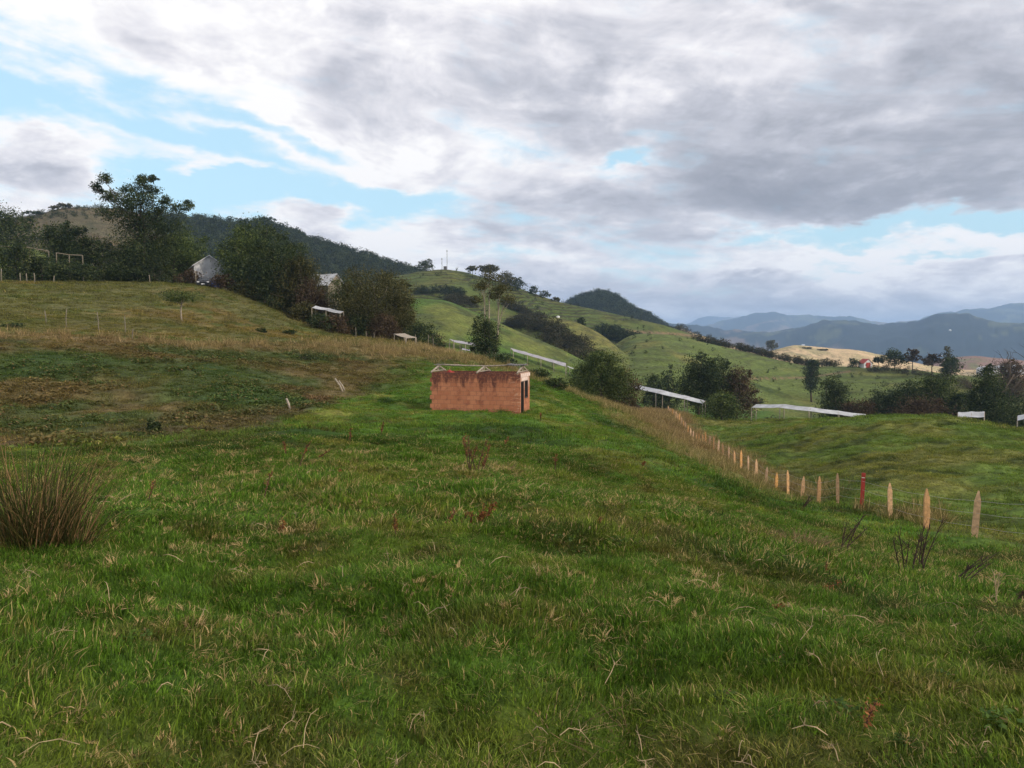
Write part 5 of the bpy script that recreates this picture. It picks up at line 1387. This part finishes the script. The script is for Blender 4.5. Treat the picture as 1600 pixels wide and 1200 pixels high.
# ------------------------------------------------------------------ single plants in the meadow
M_RUST = leaf_mat('dock_seed', [(.09, .035, .014), (.20, .078, .028), (.34, .15, .06)], transl=.15)
M_DSTEM = basic_mat('dead_stem', (.085, .045, .03), rough=.9, var=.35)
M_TWIG = basic_mat('dark_twig', (.045, .028, .022), rough=.9, var=.3)
M_STRAW = basic_mat('straw_stem', (.36, .27, .16), rough=.8, var=.3, scale=20)
M_RUSH = leaf_mat('rush_stems', [(.018, .022, .008), (.042, .048, .014), (.080, .062, .022), (.24, .140, .075)], transl=.15)
def dock(px, py, r, hpx, lean, seed, label, name='dock_plant', nst=1, seedy=1.0, mat=None, spread=.3, stem=None, cat='weed', group='rust-brown dock stalks in the meadow'):
    g = np.random.default_rng(seed); p = ground(px, r); H_ = hpx * r / FPX * 1.12
    root = empty(name, p, label, cat, group); mb = MB(); P = []
    for k in range(nst):
        dx = lean + (g.normal(0, spread) if nst > 1 else 0); dy = g.normal(0, .15); h = H_ * (1 if k == 0 else .6 + .4 * g.random())
        b = Vector((g.normal(0, .03) * nst ** .5, g.normal(0, .03), -.03)); pts = [b + Vector((dx * h * s ** 1.3, dy * h * s, h * s)) for s in (0, .33, .66, 1)]
        rad = max(.0035, .0006 * r)
        mb.tube(pts, [rad * 1.3, rad * 1.1, rad, rad * .5], 5)
        for j in range(7):
            s = .35 + .6 * g.random(); q = pts[int(s * 3)].lerp(pts[min(3, int(s * 3) + 1)], s * 3 % 1)
            e = q + Vector((g.normal(0, .10) * h + dx * .1 * h, g.normal(0, .08) * h, (.10 + .14 * g.random()) * h)); mb.tube([q, e], [rad * .7, rad * .35], 4)
            for u in g.random(int(9 * seedy)): P.append(q.lerp(e, u))
        for u in g.random(int(26 * seedy)): 
            s = .45 + .55 * u; P.append(pts[int(min(s, .999) * 3)].lerp(pts[min(3, int(s * 3) + 1)], s * 3 % 1))
    mb.build('stem', stem or M_DSTEM, root)
    if P:
        P = np.array([tuple(v) for v in P]); P += g.normal(0, .012 * max(1, H_ * 1.2), P.shape); v, q, tn = leaves_at(P, max(.010, .0010 * r), g)
        mesh_np('seed_head', v, q, None, mat or M_RUST, root, attrs={'tone': ('FLOAT', tn)})
    return root
DK = [(232, 776, 9.2, 34, .35, 'reddish stalk leaning right, by itself right of the big rush tussock'), (410, 765, 9.8, 44, .25, 'thin rust stalk leaning right in the left-centre meadow, below the tallest dock'),
      (468, 716, 14, 36, .40, 'dark rust stalk leaning right, farthest left of the tall meadow stalks'), (492, 716, 14.5, 16, 1.2, 'flattened rust stalk beside the leaning dark one'),
      (448, 712, 15, 22, -.1, 'short upright brown stalk left of the leaning dark one'), (550, 706, 17, 24, .02, 'upright rust stalk in the meadow left below the hut'), (592, 690, 19, 18, .2, 'small brown stalk just below the hut shadow'),
      (740, 738, 13, 52, .05, 'tallest rust-brown stalk group in front of the hut'), (753, 742, 12.8, 46, .3, 'rust-brown stalk leaning right next to the tallest group'), (868, 716, 15, 26, .05, 'single dark stalk right of the tallest group'),
      (785, 700, 18, 16, .5, 'tiny stalk between the hut and the single dark stalk'), (690, 838, 7.4, 34, .5, 'rust stalk leaning right, left of the bright red one'), (716, 836, 7.5, 30, .6, 'bent rust stalk directly left of the bright red one'),
      (752, 834, 7.4, 40, .25, 'bright red seed stalk in the middle of the meadow'), (738, 832, 7.5, 24, .1, 'short red stalk at the foot of the bright red one'), (610, 868, 6.6, 36, .02, 'upright rust stalk left of centre in the lower meadow'),
      (452, 852, 6.9, 24, .1, 'low rust stalk on the lower left meadow'), (938, 830, 7.9, 22, .3, 'dark red tuft right of centre'), (1328, 1168, 3.35, 52, .3, 'rusty orange dock stalk at the lower right'),
      (1215, 962, 5.5, 14, 1.6, 'dark brown flattened stalk in the right meadow'), (1270, 918, 6.8, 16, 2.2, 'long dark stalk lying to the right in the right meadow'), (1290, 880, 8.2, 30, .1, 'dim brown stalk left of the bare twiggy weeds'),
      (530, 760, 12, 10, .3, 'very small brown stalk in the middle-left meadow'), (845, 650, 33, 12, .0, 'small brown tuft near the right corner of the hut'), (1000, 735, 19, 14, .4, 'small dark stalk near the dry grass strip')]
for i, (px, py, r, h, ln, lb) in enumerate(DK):
    dock(px, py, r, h, ln, 600 + i, lb, nst=4 if i == 7 else 1 if i == 18 else 3 if i in (13, 8) else 1, seedy=2.6 if i in (13, 14) else 1 if i == 18 else 1.3)
TW = 'bare dark weeds by the near end of the fence'
dock(1316, 842, 11.5, 56, .45, 700, 'bare twiggy dark weed leaning right below the red post', 'dead_weed', 4, .5, LM['brown'], .25, M_TWIG, group=TW)
dock(1428, 872, 11, 76, .10, 701, 'largest bare dark weed with several upright stems, left of the second post', 'dead_weed', 8, .3, LM['brown'], .30, M_TWIG, group=TW)
dock(1404, 868, 11, 60, -.1, 702, 'slim dark weed just left of the largest bare one', 'dead_weed', 2, .3, LM['brown'], .15, M_TWIG, group=TW)
dock(1500, 888, 10.5, 40, .9, 703, 'dark weed leaning hard right below the nearest post', 'dead_weed', 5, .3, LM['brown'], .35, M_TWIG, group=TW)
dock(1558, 944, 8.0, 50, .02, 704, 'pair of thin pale upright stalks at the right edge', 'dead_weed', 2, .0, None, .04, M_STRAW, group=TW)
dock(1575, 950, 8.5, 36, .6, 705, 'dark ragged weed at the right edge beside the pale stalks', 'dead_weed', 3, 1., LM['brown'], .3, M_TWIG, group=TW)
dock(1248, 772, 22, 26, .5, 706, 'small dark forked twig in front of the middle posts', 'dead_weed', 3, .4, LM['brown'], .3, M_TWIG, group=TW)
# tussocks: one big rush clump at the left, one withered clump at the right
def tussock(name, label, px, r, n, rad, h0, h1, w, mat, seed, lean=.35, cat='tussock', tone=None, thick=True, off=(0, 0)):
    g = np.random.default_rng(seed); p = ground(px, r)
    ang = g.random(n) * 6.283; rr = np.sqrt(g.random(n)) * rad; hh = h0 + (h1 - h0) * g.random(n) ** .8
    ln = np.abs(g.normal(0, lean, n)) + rr / rad * lean * .9; da = ang + g.normal(0, .6, n)
    sd_ = g.random(n) * 6.28; V = []
    bend = g.random(n) ** 1.6 * 1.1
    for s in (0, .3, .6, .85, 1.0):
        ox = np.cos(ang) * rr + np.cos(da) * hh * (ln * s + bend * s ** 3 * .5); oy = np.sin(ang) * rr + np.sin(da) * hh * (ln * s + bend * s ** 3 * .5)
        oz = hh * (s - bend * .35 * s ** 3) * np.sqrt(np.clip(1 - (ln * .6) ** 2, .3, 1)) - .02
        wf = w * (1 - .75 * s) * .5
        for sg in (-1, 1): V.append(np.stack([ox + np.cos(sd_) * wf * sg, oy + np.sin(sd_) * wf * sg, oz], -1))
    V = np.stack(V, 1).reshape(-1, 3); b = (np.arange(n) * 10)[:, None]
    q = np.concatenate([b + np.array([[2 * i, 2 * i + 1, 2 * i + 3, 2 * i + 2]]) for i in range(4)])
    tn = g.random(n) ** 1.4 if tone is None else np.clip(g.normal(tone, .2, n), 0, 1)
    o = mesh_np(name, V, q, None, mat, attrs={'tone': ('FLOAT', np.repeat(tn, 10))}); o.location = p + Vector((off[0], off[1], 0)); return tag(o, label, cat)
tussock('rush_tussock', 'big brown-green rush tussock at the left edge of the meadow', 52, 6.6, 760, .27, .20, .94, .0075, M_RUSH, 1, .22)
tussock('rush_tussock', 'smaller rush clump at the right foot of the big tussock', 118, 6.5, 120, .12, .2, .62, .008, M_RUSH, 2, .45)
M_WITH = leaf_mat('withered', [(.10, .06, .035), (.19, .12, .07), (.34, .23, .13)], transl=.1)
tussock('withered_tussock', 'withered brown clump of grass left of the bare dark weeds', 1252, 10.6, 420, .26, .12, .34, .010, M_WITH, 3, .8)
tussock('withered_tussock', 'small withered brown clump in the meadow before the hut', 790, 13, 90, .25, .06, .20, .012, M_WITH, 4, .9)
tussock('withered_tussock', 'withered dry clump lying in the grass at bottom centre-right', 990, 3.35, 90, .10, .05, .16, .005, M_WITH, 5, 1.0)
tussock('withered_tussock', 'withered pale clump near the bottom edge, left of centre', 870, 3.2, 70, .08, .05, .15, .005, M_WITH, 6, 1.1)
# loose pale dead stems lying in the turf
g = np.random.default_rng(77); mb = MB()
for i in range(150):
    r = 2.7 + 11 * g.random() ** 1.6; a = R(-37 + 74 * g.random()); x, y = math.sin(a) * r, math.cos(a) * r; z = gz(x, y)
    L = (.04 + .12 * g.random() ** 2) * (1 + r * .05); th = g.random() * 6.28; cv = g.normal(0, .5); up0 = .03 + .05 * g.random(); up1 = up0 + g.normal(.02, .03)
    pts = [(x + math.cos(th + cv * s) * L * (s - .5), y + math.sin(th + cv * s) * L * (s - .5), z + up0 + (up1 - up0) * s + .03 * math.sin(3.1 * s)) for s in (0, .33, .66, 1)]
    rad = (.0008 + .0010 * g.random()) * (1 + r * .09)
    mb.tube(pts, [rad, rad * 1.2, rad, rad * .5], 4)
    if g.random() < .5:
        q = Vector(pts[2])
        for _ in range(4): mb.tube([q, q + Vector((g.normal(0, .03), g.normal(0, .03), g.normal(.015, .015)))], [rad * .7, rad * .3], 3)
ds = mb.build('dead_stems', M_STRAW); tag(ds, kind='stuff')
# ------------------------------------------------------------------ haze: one even box of air
hm = bpy.data.materials.new('haze'); hm.use_nodes = True
h = NT(hm.node_tree); h.n.clear()
pv = h.node('ShaderNodeVolumePrincipled')
pv.inputs['Color'].default_value = (0.45, 0.66, 1.0, 1)
pv.inputs['Density'].default_value = 1.45e-4
pv.inputs['Anisotropy'].default_value = 0.2
ho = h.node('ShaderNodeOutputMaterial'); h.link(pv.outputs[0], ho.inputs['Volume'])
hb = MB()
zlo, zhi = float(vv[:, 2].min()) - 1.0, float(vv[:, 2].max()) + 25.0
hb.box((0, 0, (zlo + zhi) / 2), (32000, 32000, zhi - zlo))
hz = hb.build('haze', hm); tag(hz, kind='stuff')
